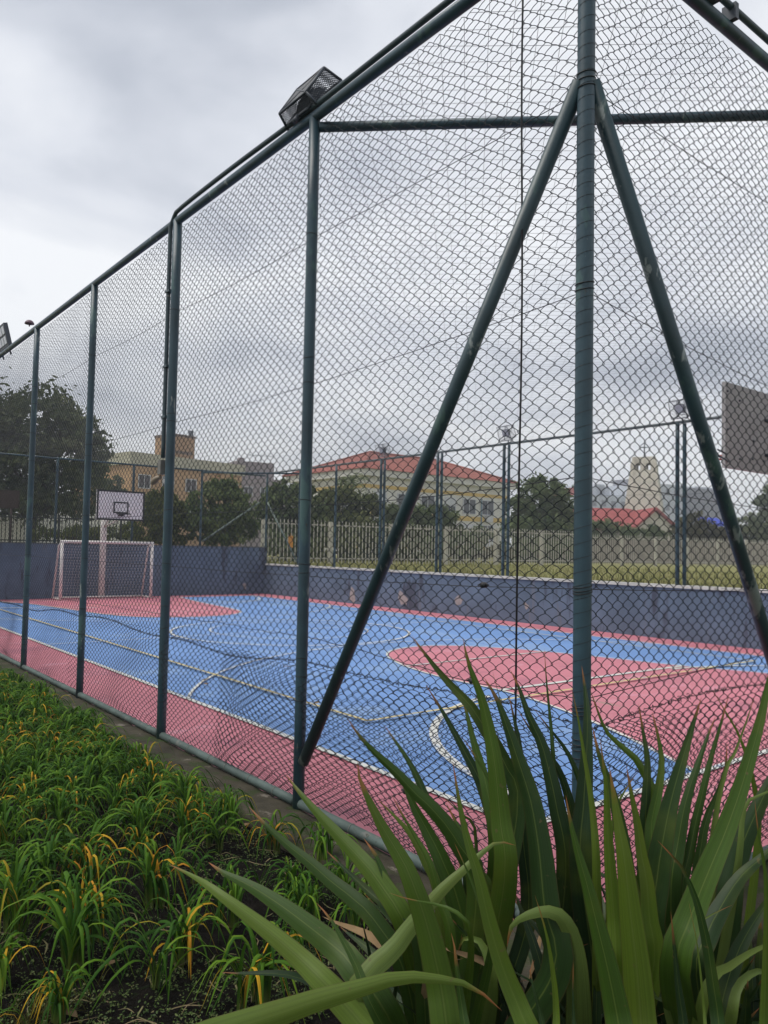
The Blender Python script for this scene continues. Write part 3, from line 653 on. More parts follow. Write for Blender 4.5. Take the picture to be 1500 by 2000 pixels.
bn = thing('basketball_hoop', 'grey back of the near backboard with a few bolts', 'basketball hoop')
bx, by, bw, bz0, bz1 = 5.14, 1.80, 1.27, 2.32, 3.125
mb = MB(); mb.box((bx, by, (bz0+bz1)/2), (bw, .035, bz1-bz0)); bd = mb.build('backboard', M_BOARDBACK, bn, False)
mb = MB()
for u, v in ((-.6, .06), (-.6, .36), (-.6, .72), (-.37, .10), (-.37, .66), (-.12, .12), (-.10, .30), (.1, .12), (.4, .4), (.6, .06), (.6, .72)):
    mb.tube([(bx+u, by-.018, bz0+v), (bx+u, by-.030, bz0+v)], .011, 7)
mb.build('bolt', M_METAL, bd)
mb = MB(); a = np.linspace(0, 2*math.pi, 25); mb.tube(np.stack([bx+.19*np.cos(a), by+.24+.19*np.sin(a), np.full(25, bz0+.17)], 1), .011, 6); mb.build('hoop', M_RED, bn)
MB().tube([(bx, .35, 0), (bx, .35, 2.3), (bx, .40, 2.6)], .075, 12).build('pole', M_WHITE, bn)
mb = MB()
for dx, zt in ((.15, 2.5), (.4, 2.5), (.15, 2.85), (.4, 2.85)): mb.tube([(bx, .40, 2.55), (bx+dx, by-.02, zt)], .018, 7)
mb.build('arm', M_METAL, bn)
mb = MB(); mb.tube([(bx-.62, by-.03, 2.44), (bx-.80, by-.03, 2.47)], .008, 5); mb.tube([(bx-.62, by-.03, 2.38), (bx-.80, by-.03, 2.42)], .008, 5); mb.build('side_rod', M_METAL, bn)

# ------------------------------------------------------------------ palisades, rubble wall
def palisade(label, A, B, h, gap, wpk, m, z, postevery, group=None, pr=.022, tip=True, name='picket_fence'):
    t = thing(name, label, 'fence'); A, B = np.array(A, float), np.array(B, float); A[2] = B[2] = z
    L = np.linalg.norm(B-A); d = (B-A)/L; nr = np.cross(Z, d); mb = MB()
    for s in np.arange(gap/2, L, gap):
        c = A+d*s; mb.box(c+Z*(h/2+.04), (wpk, wpk*.7, h), 0, d, nr, Z)
        if tip:
            q = [c+d*sx*wpk/2+nr*sy*wpk*.35+Z*(h+.04) for sx, sy in ((-1, -1), (1, -1), (1, 1), (-1, 1))]; mb.add(q+[c+Z*(h+.04+wpk*1.3)], [np.array([0, 1, 4]), np.array([1, 2, 4]), np.array([2, 3, 4]), np.array([3, 0, 4])])
    mb.build('picket', m, t, False); t.children[0]['kind'] = 'stuff'
    mb = MB()
    for zt in (.18, h-.12): mb.box((A+B)/2+Z*(zt+.03)+nr*.03, (L, .025, .045), 0, d, nr, Z)
    mb.build('rail', m, t, False)
    for s in np.arange(0, L+.1, postevery): mb = MB(); mb.box(A+d*min(s, L)+Z*(h/2)-nr*.05, (pr*2.6, pr*2.6, h+.06), 0, d, nr, Z); mb.build('post', m, t, False)
    return t
palisade('cream vertical-bar fence on the lawn beyond the low side wall', gxy(512, 27), gxy(1135, 36), 1.52, .150, .030, M_PICKET, LZ, 2.7, pr=.05)
palisade('thinner pale bar fence on the lawn in front of the rubble wall', gxy(1143, 36.3), gxy(1640, 46), 1.42, .14, .024, M_PICKET, LZ, 2.3, pr=.04)
palisade('black vertical-bar fence behind the end wall beside the big dark tree', gxy(-140, 28), gxy(262, 29.5), 1.15, .13, .028, mat('black_bars', (.02, .025, .025), .5), 1.35, 2.2, tip=False, name='railing')
A, B = gxy(1010, 47), gxy(1700, 56); d = (B-A)/np.linalg.norm(B-A); nr = np.cross(Z, d)
mb = MB(); mb.box((A+B)/2+Z*.70, (np.linalg.norm(B-A), .4, 1.5), 0, d, nr, Z)
tag(mb.build('rubble_wall', M_RUBBLE, None, False), 'grey-brown rubble retaining wall seen through the thin pale bars', 'wall')

# ------------------------------------------------------------------ buildings
def win(parent, c, d, nr, wd, h, kind=0):
    """recess frame with a pane; kind 1 has a half-lowered blind, 2 a wall-mounted cooler"""
    mb = MB(); fw2 = .07
    for sx in (-1, 1): mb.box(c+d*sx*(wd/2+fw2/2)+nr*.03, (fw2, .10, h+2*fw2), 0, d, nr, Z)
    for sz in (-1, 1): mb.box(c+Z*sz*(h/2+fw2/2)+nr*.03, (wd, .10, fw2), 0, d, nr, Z)
    mb.box(c+nr*.03, (.05, .07, h), 0, d, nr, Z)
    fr_ = mb.build('window', M_SHUT, parent, False)
    mb = MB(); mb.box(c+nr*.012, (wd, .02, h), 0, d, nr, Z); mb.build('pane', M_GLASS, fr_, False)
    if kind == 1: mb = MB(); mb.box(c+Z*h*.22+nr*.075, (wd*.97, .02, h*.55), 0, d, nr, Z); mb.build('blind', M_SHUT, fr_, False)
    if kind == 2: mb = MB(); mb.box(c-Z*(h/2+.42)+nr*.2, (.8, .35, .55), 0, d, nr, Z); mb.tube([c-Z*(h/2+.42)+nr*.376-d*.1, c-Z*(h/2+.42)+nr*.385-d*.1], .2, 12); mb.build('air_conditioner', M_SHUT, fr_, False)

# hip-roofed house with yellow bands
hb = thing('building', 'cream three-storey building with yellow bands and red tiled hip roof', 'building')
Ac = gxy(709, 62, 0); Bc = gxy(992, 73, 0); d1 = (Bc-Ac); Lb = np.linalg.norm(d1); d1 /= Lb; n1v = np.array([d1[1], -d1[0], 0])
if np.dot(n1v, CAM-Ac) < 0: n1v = -n1v
Wb = 10.5; d2 = -n1v; zt = 7.35
q = [Ac, Bc, Bc+d2*Wb, Ac+d2*Wb]
mb = MB(); mb.hexa([p+Z*.5 for p in q], [p+Z*zt for p in q]); mb.build('wall', M_CREAM, hb, False)
mb = MB()
for zb, hh in ((6.55, .30), (4.35, .42), (1.75, .40)):
    mb.box(Ac+d1*Lb/2+n1v*.03+Z*zb, (Lb+.08, .06, hh), 0, d1, n1v, Z); mb.box(Ac+d2*Wb/2-d1*.03+Z*zb, (Wb, .06, hh), 0, d2, d1, Z)
mb.build('band', M_YELL, hb, False)
mb = MB(); c = (q[0]+q[2])/2; mb.box(c+Z*(zt+.27), (Lb+1.0, Wb+1.0, .55), 0, d1, n1v, Z); mb.build('eaves', M_CREAM, hb, False)
E4 = [c+d1*sx*(Lb/2+.7)+n1v*sy*(Wb/2+.7)+Z*(zt+.55) for sx, sy in ((-1, 1), (1, 1), (1, -1), (-1, -1))]
R1, R2 = c-d1*(Lb/2-4.6)+Z*(zt+2.75), c+d1*(Lb/2-4.6)+Z*(zt+2.75)
mb = MB(); mb.add(E4+[R1, R2], [np.array([0, 1, 5, 4]), np.array([2, 3, 4, 5]), np.array([1, 2, 5]), np.array([3, 0, 4]), np.array([3, 2, 1, 0])]); rf = mb.build('roof', M_ROOF, hb, False)
mb = MB(); mb.tube([R1, R2], .16, 6)
for p, rr in ((E4[0], R1), (E4[3], R1), (E4[1], R2), (E4[2], R2)): mb.tube([p, rr], .14, 6)
mb.build('ridge_tiles', M_ROOF, rf)
for fl_, zc_ in enumerate((5.45, 3.15)):
    for k, s in enumerate((1.6, 4.3, 6.9, 9.6, 12.0, 14.4)):
        if s < Lb-.7: win(hb, Ac+d1*s+n1v*.0+Z*zc_, d1, n1v, 1.5 if k % 3 else 1.25, 1.25, (1, 2, 0, 1, 0, 2)[(k+fl_*2) % 6])
    for s in (2.2, 5.2, 8.2): win(hb, Ac+d2*s+Z*zc_, d2, -d1, 1.3, 1.25, 0)
mb = MB(); b0 = Ac+d1*(Lb*.78)+n1v*.12
mb.tube([b0+Z*.9, b0+Z*6.2], .06, 6); mb.build('downpipe', mat('blue_pipe', (.12, .20, .24), .5), hb)

# orange block with a tower
ob = thing('building', 'orange-tan apartment block with pale yellow parapet and a taller square tower', 'building')
Ao = gxy(250, 70, 0); Bo = gxy(468, 80, 0); d1 = Bo-Ao; Lo = np.linalg.norm(d1); d1 /= Lo; n1v = np.array([d1[1], -d1[0], 0])
if np.dot(n1v, CAM-Ao) < 0: n1v = -n1v
d2 = -n1v
def zpx(py, px, D): return at(px, py, D)[2]
zo = zpx(908, 300, 71)
mb = MB(); mb.box((Ao+Bo)/2+d2*5+Z*(zo/2+.2), (Lo, 10, zo), 0, d1, n1v, Z); mb.build('wall', M_ORANGE, ob, False)
mb = MB(); mb.box((Ao+Bo)/2+d2*5+Z*(zo+.55), (Lo+.5, 10.5, 1.1), 0, d1, n1v, Z); mb.build('parapet', M_PARAPET, ob, False)
zt2 = zpx(850, 370, 75); ct_ = gxy(371, 75, 0)+d2*3
mb = MB(); mb.box(ct_+Z*((zo+1.0+zt2)/2), (2.55, 3.0, zt2-zo-1.0), 0, d1, n1v, Z); tw = mb.build('tower', M_TAN, ob, False)
mb = MB(); mb.box(ct_+Z*(zt2-1.55)+n1v*1.52, (2.0, .06, .28), 0, d1, n1v, Z); mb.box(ct_+Z*(zt2+.12), (2.7, 3.15, .22), 0, d1, n1v, Z); mb.build('band', mat('brown_trim', (.13, .09, .06), .8), tw, False)
mb = MB(); mb.box(ct_+Z*(zt2+.5)+d1*1.0+n1v*1.2, (.35, .35, .6), 0, d1, n1v, Z); mb.tube([ct_-d1*1.1+n1v*1.2+Z*zt2, ct_-d1*1.1+n1v*1.2+Z*(zt2+1.0)], .06, 5); mb.build('antenna', M_METAL, tw, False)
for zc_ in (zo-1.5, zo-4.3):
    for k, s in enumerate(np.arange(1.4, Lo-.8, 2.6)): win(ob, Ao+d1*s+Z*zc_, d1, n1v, 1.15, 1.15, (0, 1)[k % 2])
vb = thing('building', 'dull mauve flat-roofed block with a roof aerial right of the orange block', 'building')
Av = gxy(462, 92, 0); Bv = gxy(556, 95, 0); d1 = Bv-Av; Lv = np.linalg.norm(d1); d1 /= Lv; n1v = np.array([d1[1], -d1[0], 0]); d2 = -n1v
if np.dot(n1v, CAM-Av) < 0: n1v = -n1v; d2 = -n1v
zv = zpx(934, 510, 93); mb = MB(); mb.box((Av+Bv)/2+d2*4+Z*zv/2, (Lv, 8, zv), 0, d1, n1v, Z); mb.build('wall', M_MAUVE, vb, False)
zv2 = zpx(903, 510, 95); mb = MB(); mb.box((Av+Bv)/2-d1*.6+d2*4.2+Z*(zv2+zv)/2, (Lv*.80, 6, zv2-zv), 0, d1, n1v, Z); mb.box((Av+Bv)/2-d1*1.5+d2*4+Z*(zv2+.35), (.7, .7, .7), 0, d1, n1v, Z); mb.build('upper_storey', M_MAUVE, vb, False)
mb = MB(); c = (Av+Bv)/2+d1*.4+d2*2+Z*zv2
mb.tube([c, c+Z*1.1], .05, 5); mb.tube([c+Z*.9-d1*1.8, c+Z*.95+d1*1.8], .035, 5)
for k in (-1.5, -.8, .1, .9, 1.6): mb.tube([c+Z*.93+d1*k-n1v*.6, c+Z*.93+d1*k+n1v*.6], .025, 4)
mb.build('aerial', M_METAL, vb)
for s in (1.2, 3.3, 4.9): win(vb, Av+d1*s+Z*(zv-1.6), d1, n1v, 1.0, 1.0)

# church: tapering tower with belfry openings and cross, red roofs
cb = thing('church', 'stone church with tapered belfry tower, cross and crimson gabled roofs', 'church')
D = 88.0; base = gxy(1258, D, 0); dr = RT.copy(); dr[2] = 0; dr /= np.linalg.norm(dr); df = np.cross(Z, dr)
yaw_ = R_(24); d1 = math.cos(yaw_)*dr-math.sin(yaw_)*df*1.0; n1v = np.array([d1[1], -d1[0], 0])
if np.dot(n1v, CAM-base) < 0: n1v = -n1v
zb_, zT = .9, zpx(893, 1256, D); zB = zpx(919, 1256, D)
def sq(z, h): return [base+d1*sx*h+n1v*sy*h*.9+Z*z for sx, sy in ((-1, 1), (1, 1), (1, -1), (-1, -1))]
ht, hbt = 1.22, 2.1
hz = lambda z: ht+(hbt-ht)*(zT-z)/(zT-zpx(1010, 1256, D))
mb = MB(); mb.hexa(sq(zb_, hz(zb_)), sq(zB, hz(zB))); mb.hexa(sq(zT-.75, hz(zT-.75)+.002), sq(zT, ht))
for sx in (-1, 0, 1):
    for sy in (-1, 1):
        for (u, v, ax) in ((sx, sy, 0), (sy, sx, 1)):
            if ax == 1 and sx != 0: continue
            h2 = hz(zB)-.33; c = base+d1*u*h2+n1v*v*h2*.9+Z*(zB+zT-.75)/2; mb.box(c, (.62, .62, zT-.75-zB+.01), 0, d1, n1v, Z)
mb.build('tower', M_STONE, cb, False)
mb = MB(); mb.tube([base+Z*(zB+.75), base+Z*(zB+.65), base+Z*(zB+.4), base+Z*(zB+.2)], [.08, .2, .25, .33], 12); mb.build('bell', M_METAL, cb)
mb = MB(); mb.tube([base+Z*zT, base+Z*(zT+1.75)], .07, 6); mb.tube([base+Z*(zT+1.2)-dr*.42, base+Z*(zT+1.2)+dr*.42], .07, 6); mb.build('cross', M_METAL, cb)
def gable(pc, dirv, half, L, ze, zr, m, wallm):
    nv = np.cross(Z, dirv); f = [pc-nv*half, pc+nv*half]; g = [p-dirv*L for p in f]
    mb = MB(); mb.add([f[0]+Z*.9, f[1]+Z*.9, f[1]+Z*ze, pc+Z*(zr-.05), f[0]+Z*ze, g[0]+Z*.9, g[1]+Z*.9, g[1]+Z*ze, pc-dirv*L+Z*(zr-.05), g[0]+Z*ze],
                      [np.array([0, 1, 2, 3, 4]), np.array([9, 8, 7, 6, 5]), np.array([1, 6, 7, 2]), np.array([5, 0, 4, 9])]); mb.build('wall', wallm, cb, False)
    mb = MB(); ov = .45
    for sgn in (-1, 1):
        e0 = pc+dirv*ov+nv*sgn*(half+.5)+Z*(ze-.35); r0 = pc+dirv*ov+Z*(zr+.05); e1, r1 = e0-dirv*(L+2*ov), r0-dirv*(L+2*ov)
        mb.hexa([e0, r0, r1, e1], [p+Z*.28 for p in (e0, r0, r1, e1)])
    mb.build('roof', m, cb, False)
dc = CAM-base; dc[2] = 0; dc /= np.linalg.norm(dc); dcs = math.cos(.35)*dc+math.sin(.35)*np.cross(Z, dc)
g1 = gxy(1280, D-7, 0); gable(g1, dcs, 1.75, 7, zpx(1026, 1280, D-7), zpx(997, 1280, D-7), M_CROOF, M_STONE)
g2 = gxy(1222, D-3.5, 0); sidev = np.cross(Z, dcs); sidev = sidev if np.dot(sidev, dr) < 0 else -sidev
pc_ = gxy(1150, D-1, 0); gable(pc_-dr*2, -dr, 3.6, 8.5, zpx(1030, 1190, D-4), zpx(999, 1190, D), M_CROOF, M_STONE)
# pale far blocks
def block(label, px0, px1, D, pytop, m, steps, name='building'):
    t = thing(name, label, 'building'); A = gxy(px0, D, 0); B = gxy(px1, D+6, 0); d = B-A; L = np.linalg.norm(d); d /= L; nv = np.array([d[1], -d[0], 0]); nv = nv if np.dot(nv, CAM-A) > 0 else -nv
    zt = zpx(pytop, (px0+px1)/2, D+3); mb = MB(); mb.box((A+B)/2-nv*6+Z*zt/2, (L, 12, zt), 0, d, nv, Z); mb.build('wall', m, t, False)
    for (u0, u1, hh, mm) in steps:
        mb = MB(); mb.box(A+d*L*(u0+u1)/2-nv*6+Z*(zt+hh/2), (L*(u1-u0), 9, hh), 0, d, nv, Z); mb.build('roof_block', mm, t, False)
    k = 0
    for zz in np.arange(zt-1.6, 2, -3.0):
        for s in np.arange(1.3, L-1, 2.7): mbw = MB(); mbw.box(A+d*s+Z*zz+nv*.03, (1.2, .06, 1.2), 0, d, nv, Z); mbw.build('window', M_GREYD, t, False)
    return t
block('pale blue-grey block between the corner post and the church tower', 1150, 1232, 150, 968, M_GREYB, [(.02, .16, 1.6, M_CROOF), (.22, .62, 1.9, M_GREYB), (.3, .5, 2.3, M_GREYB)])
block('long pale grey block right of the church tower', 1278, 1345, 150, 946, M_GREYB, [(.05, .35, 1.2, M_GREYD)])
block('stepped light grey block behind the olive hedge', 1347, 1412, 155, 955, M_GREYD, [(.35, .9, -.02+.6, M_GREYB)])
block('low distant block at the end of the grey row', 1405, 1434, 175, 985, M_GREYB, [])
block('small pale yellow house under the big tree behind the backboard', 186, 262, 46, 1008, M_CREAM, [])
block('low cream kiosk behind the black railing', 42, 140, 40, 1012, M_CREAM, [])
tb = thing('awning', 'bright blue awning above the olive hedge', 'awning'); A = gxy(1378, 66, 0); B = gxy(1416, 67, 0); z0_ = zpx(1027, 1395, 66)
mb = MB(); mb.hexa([A+Z*z0_, B+Z*z0_, B+df*1.6+Z*(z0_+.5), A+df*1.6+Z*(z0_+.5)], [A+Z*(z0_+.25), B+Z*(z0_+.25), B+df*1.6+Z*(z0_+.8), A+df*1.6+Z*(z0_+.8)]); mb.build('canopy', M_TARP, tb, False)
mb = MB()
for p in (A, B): mb.tube([p+Z*.9, p+Z*z0_], .04, 5)
mb.build('pole', M_METAL, tb)
sg = thing('sign', 'dark brown stand-in board for a blanked-out rectangle at the left edge beneath the big tree', 'sign'); A = gxy(-40, 33, 0); B = gxy(33, 33, 0); zA, zB_ = zpx(992, 0, 33), zpx(957, 0, 33)  # stand-in board added where a plain rectangle is blanked out
mb = MB(); dd = (B-A)/np.linalg.norm(B-A); mb.box((A+B)/2+Z*(zA+zB_)/2, (np.linalg.norm(B-A), .08, zB_-zA), 0, dd, np.cross(Z, dd), Z); mb.build('board', M_BROWN, sg, False)
mb = MB()
for t_ in (.3, .8): mb.tube([A+(B-A)*t_+Z*.9, A+(B-A)*t_+Z*zA], .06, 6)
mb.build('post', M_BROWN, sg)
og = thing('sign', 'small orange plate hung on the cream bar fence near its left end', 'sign'); c = gxy(566, 27.6, zpx(1058, 566, 27.6))
mb = MB(); mb.box(c, (.20, .03, .42), 0, dr, df, Z); mb.tube([c+Z*.21-dr*.05, c+Z*.30, c+Z*.21+dr*.05], .006, 4); mb.build('plate', M_ORNG, og, False)

# ------------------------------------------------------------------ trees and shrubs
def leaf_cloud(mb, c, rad, n, size, clump=.35):
    """leaves gathered in clumps on and inside an ellipsoid"""
    nc = max(6, n//55)
    u = rng.normal(0, 1, (nc, 3)); u /= np.linalg.norm(u, axis=1)[:, None]; rr = rng.uniform(.45, 1.0, nc)**.6
    cc = c+u*rr[:, None]*rad*(1+rng.normal(0, .06, (nc, 1)))
    cc[:, 2] = np.maximum(cc[:, 2], c[2]-rad[2]*.85)
    tone = np.clip(rng.normal(.45, .20, nc), 0, 1)
    per = max(8, n//nc); k = nc*per
    id_ = np.repeat(np.arange(nc), per); cr_ = np.mean(rad)*clump*rng.uniform(.5, 1.1, nc)
    P = cc[id_]+rng.normal(0, .5, (k, 3))*cr_[id_][:, None]*np.array([1, 1, .75])
    a_ = rng.normal(0, 1, (k, 3)); a_ /= np.linalg.norm(a_, axis=1)[:, None]; b_ = np.cross(a_, rng.normal(0, 1, (k, 3))); b_ /= np.linalg.norm(b_, axis=1)[:, None]
    sz = size*rng.uniform(.55, 1.3, k)[:, None]
    V = np.stack([P-a_*sz, P+b_*sz*.42, P+a_*sz, P-b_*sz*.42], 1)
    at_ = np.zeros((k, 4, 3)); at_[:, :, 2] = np.clip(tone[id_]+rng.normal(0, .14, k), 0, 1)[:, None]; at_[:, :, 1] = .5; at_[:, :, 0] = .5
    mb.add(V.reshape(-1, 3), np.arange(k*4).reshape(-1, 4), 0, at_)
def tree(name, label, cat, D, lobes, m, dens=1.0, size=.16, trunk=None, zbase=LZ, group=None, clump=.35):
    """lobes (px, py, rx, ry) give the crown's measured outline at the distance D"""
    px0 = trunk if trunk is not None else np.mean([l[0] for l in lobes]); base = gxy(px0, D, zbase)
    t = thing(name, label, cat, group, base); k = D/FPX; mb = MB(); mt = MB(); cs = []
    for (px, py, rx, ry) in lobes:
        c = at(px, py, D)+rng.normal(0, .3, 1)*np.array([FW[0], FW[1], 0])*rx*k; rad = np.array([rx*k, rx*k, ry*k]); cs.append((c, rad))
        ar = rx*ry*k*k/(size*size); leaf_cloud(mb, c, rad, int(min(9000, max(260, ar*34*dens))), size, clump)
    mb.build('crown', m, t, False, base)
    zt = min(c[2] for c, _ in cs); tr = max(.05, .022*(max(c[2]+r[2] for c, r in cs)-zbase)); top = base+Z*max(.4, (zt-zbase)*.8)
    mt.tube(crom([base-Z*.1, base+(top-base)*.5+rng.normal(0, tr*.6, 3)*[1, 1, 0], top], 7), np.linspace(tr*1.25, tr*.85, 7), 8)
    for c, rad in cs:
        for q in range(3):
            e_ = c+rng.normal(0, .38, 3)*rad; mt.tube(crom([top-Z*.1, (top+e_)/2+Z*.12*rad[2]+rng.normal(0, .08, 3)*rad, e_], 7), np.linspace(tr*.6, tr*.12, 7), 5)
    mt.build('trunk', M_BARK, t, True, base); return t
tree('tree', 'large dark broad tree at the left edge rising above the end fence', 'tree', 36, [(60, 825, 92, 82), (135, 872, 66, 72), (20, 905, 90, 80), (168, 912, 42, 58), (100, 960, 95, 55), (-70, 860, 110, 115), (20, 985, 90, 45), (-60, 985, 80, 50)], T_DARK, .8, .15, 60)
tree('tree', 'small round-topped tree left of the orange block', 'tree', 58, [(222, 948, 24, 18), (205, 952, 20, 22), (238, 955, 14, 14)], T_DARK, 1, .18, 222)
tree('shrub', 'tall dense rounded shrub beside the far backboard', 'shrub', 27.6, [(308, 1000, 50, 42), (335, 1030, 45, 38), (285, 1035, 40, 32), (318, 970, 28, 24)], T_LIME, 1.0, .075, 312, clump=.22)
tree('shrub', 'broad domed shrub below the corner bar of the end fence', 'shrub', 27.8, [(430, 992, 62, 56), (455, 1025, 52, 42), (395, 1030, 45, 36), (432, 958, 38, 24)], T_MID, 1.0, .075, 435, clump=.22)
tree('tree', 'mid-green tree behind the far corner of the court', 'tree', 36, [(556, 1000, 42, 50), (590, 985, 35, 38), (520, 995, 28, 40), (548, 960, 26, 24), (600, 1020, 30, 40)], T_MID, 1, .13, 552)
tree('tree', 'yellow-green tree in front of the cream building beside the palm', 'tree', 40, [(665, 1000, 56, 50), (715, 1010, 42, 48), (632, 1015, 30, 48), (690, 1040, 60, 30), (650, 970, 30, 22)], T_LIME, 1, .13, 670)
tree('tree', 'leafy tree half hidden by the slanted brace', 'tree', 44, [(800, 1022, 52, 36), (852, 1020, 40, 34), (765, 1012, 30, 34), (880, 1030, 24, 30), (820, 1040, 60, 28)], T_MID, 1, .14, 810)
tree('tree', 'rounded broad tree between the cream building and the corner post', 'tree', 47, [(1050, 985, 55, 44), (1088, 1012, 36, 42), (1012, 1010, 32, 44), (1058, 952, 34, 20), (1050, 1035, 68, 26)], T_MID, 1, .15, 1050)
tree('shrub', 'low bush in front of the cream building by the lower windows', 'shrub', 55, [(930, 1044, 28, 14), (955, 1046, 20, 12), (905, 1048, 20, 12)], T_MID, 1.2, .15, 930)
tree('hedge', 'dark green hedge in front of the crimson church roof', 'hedge', 58, [(1175, 1040, 34, 26), (1215, 1045, 30, 22), (1150, 1042, 20, 24), (1255, 1050, 32, 18), (1292, 1048, 26, 20)], T_MID, 1, .14, 1200)
tree('hedge', 'olive-brown hedge right of the paired posts', 'hedge', 56, [(1350, 1035, 32, 32), (1385, 1042, 34, 24), (1330, 1045, 22, 24), (1415, 1046, 24, 18)], T_OLIVE, 1, .14, 1365)
tree('hedge', 'dark scrubby hedge at the right edge beyond the brace', 'hedge', 57, [(1450, 1046, 34, 20), (1490, 1042, 34, 26), (1530, 1040, 40, 30)], T_DARK, 1, .14, 1470)
tree('tree', 'dark tree peeking in at the right edge above the hedges', 'tree', 82, [(1500, 985, 24, 26), (1520, 965, 30, 36), (1462, 1018, 26, 14), (1488, 1016, 24, 16)], T_MID, 1, .22, 1505)
tree('shrub', 'low green shrub behind the left end of the cream bar fence', 'shrub', 33, [(548, 1066, 36, 26), (585, 1070, 26, 24)], T_MID, .9, .10, 560)
tree('shrub', 'low mixed shrub behind the bars below the yellow-green tree', 'shrub', 35, [(640, 1072, 40, 24), (690, 1070, 30, 28)], T_LIME, .9, .10, 660)
tree('shrub', 'dark low shrub behind the bars under the slanted brace', 'shrub', 38, [(770, 1076, 40, 24), (820, 1078, 30, 22), (730, 1080, 24, 20)], T_DARK, .9, .11, 780)
tree('shrub', 'olive low shrub behind the bars right of the brace', 'shrub', 40, [(890, 1080, 34, 20), (935, 1078, 26, 22), (975, 1082, 26, 18)], T_OLIVE, .9, .11, 920)
tree('hedge', 'low hedge along the black railing left of the goal', 'hedge', 31, [(150, 1042, 40, 14), (205, 1042, 40, 14), (90, 1044, 34, 13), (250, 1040, 26, 16)], T_LIME, .9, .09, 170)
tree('shrub', 'mid-green shrub row behind the bars between the slanted brace and the corner post', 'shrub', 43, [(1010, 1078, 30, 26), (1060, 1076, 34, 28), (1105, 1080, 28, 26)], T_MID, 1, .11, 1050)
tree('hedge', 'tall leafy hedge behind the bars in front of the red-roofed building', 'hedge', 39, [(700, 1060, 34, 30), (745, 1056, 30, 26), (850, 1064, 34, 26), (905, 1066, 30, 24), (600, 1058, 30, 34)], T_MID, 1, .11, 750)
# palm
pt = thing('palm_tree', 'small palm with spreading fronds in front of the cream building', 'palm tree', None, gxy(688, 42))
base = gxy(688, 42); top = at(688, 948, 42); mb = MB(); k_ = 42/FPX
for f_ in range(22):
    az = f_*2.4; el = random.uniform(.1, 1.15); L_ = random.uniform(34, 46)*k_; dv = np.array([math.cos(az)*math.cos(el), math.sin(az)*math.cos(el), math.sin(el)])
    P = crom([top, top+dv*L_*.5, top+dv*L_*.85-Z*L_*.22, top+dv*L_-Z*L_*.5], 12); sd = np.cross(dv, Z); sd /= np.linalg.norm(sd)
    for q in range(1, 12):
        for sgn in (-1, 1):
            tp = P[q]+sd*sgn*L_*.20*math.sin(math.pi*q/12.5)-Z*L_*.10+(P[q]-P[q-1])*.8; wv = (P[q]-P[q-1])*.32
            mb.add([P[q]-wv, P[q]+wv, tp], np.array([0, 1, 2]), 0, np.full((3, 3), random.uniform(.2, .8)))
mb.build('fronds', T_MID, pt, False, base)
MB().tube([base-Z*.1, (base+top)/2, top], [.16, .13, .12], 8).build('trunk', M_BARK, pt, True, base)

mb = MB(); n = 16000; lx = CW+.24+rng.uniform(0, 1, n)**1.6*14; ly = rng.uniform(-1, 30, n); hh = rng.uniform(.03, .10, n)*(1+.8*(np.sin(1.3*lx+.9*ly) > .5)); aa = rng.uniform(0, 6.28, n)
b_ = np.stack([lx, ly, np.full(n, LZ)], 1); w_ = np.stack([np.cos(aa), np.sin(aa), 0*aa], 1)*.012
V = np.stack([b_-w_, b_+w_, b_+np.stack([rng.normal(0, .03, n), rng.normal(0, .03, n), hh], 1)], 1); at_ = np.zeros((n, 3, 3)); at_[:, :, 2] = rng.uniform(0, 1, n)[:, None]; at_[:, :, 1] = .5; at_[:, :, 0] = .5
mb.add(V.reshape(-1, 3), np.arange(3*n).reshape(-1, 3), 0, at_)
tag(mb.build('grass', leafmat('dry_grass', [(0, (.10, .12, .03)), (.6, (.20, .20, .07)), (1, (.30, .26, .13))], rough=.8, spec=.1), None, False), 'uneven short yellow-green grass on the lawn behind the low wall', 'grass', kind='stuff')

# ------------------------------------------------------------------ strap leaves (lilies, flax)
def blade(mb, P, Wd, side0, prof, rnd, fold=.25, cols=3, roll=None, mi=0):
    """a strap leaf along P; side0 a preferred width direction"""
    n = len(P); T = np.gradient(P, axis=0); T /= np.linalg.norm(T, axis=1)[:, None]+1e-12
    s = side0-np.sum(side0*T, 1)[:, None]*T; s /= np.linalg.norm(s, axis=1)[:, None]+1e-9; nr = np.cross(T, s)
    if roll is not None:
        c_, q_ = np.cos(roll)[:, None], np.sin(roll)[:, None]; s, nr = s*c_+nr*q_, nr*c_-s*q_
    u = np.linspace(-1, 1, cols); wv = prof*Wd/2
    V = P[:, None]+s[:, None]*(u[None, :, None]*wv[:, None, None])+nr[:, None]*(np.abs(u)[None, :, None]*(wv*fold)[:, None, None])
    at_ = np.stack([np.broadcast_to(u, (n, cols)), np.broadcast_to(np.linspace(0, 1, n)[:, None], (n, cols)), np.full((n, cols), rnd)], -1)
    i, j = np.meshgrid(np.arange(n-1), np.arange(cols-1), indexing='ij'); q = np.stack([i*cols+j, i*cols+j+1, (i+1)*cols+j+1, (i+1)*cols+j], -1).reshape(-1, 4)
    mb.add(V.reshape(-1, 3), q, mi, at_)
def strap_profile(n, tipstart=.6, p=1.7, base=.6):
    v = np.linspace(0, 1, n); w_ = base+(1-base)*np.clip(v/.35, 0, 1)
    t = np.clip((v-tipstart)/(1-tipstart), 0, 1); return w_*(1-t**p)+.004
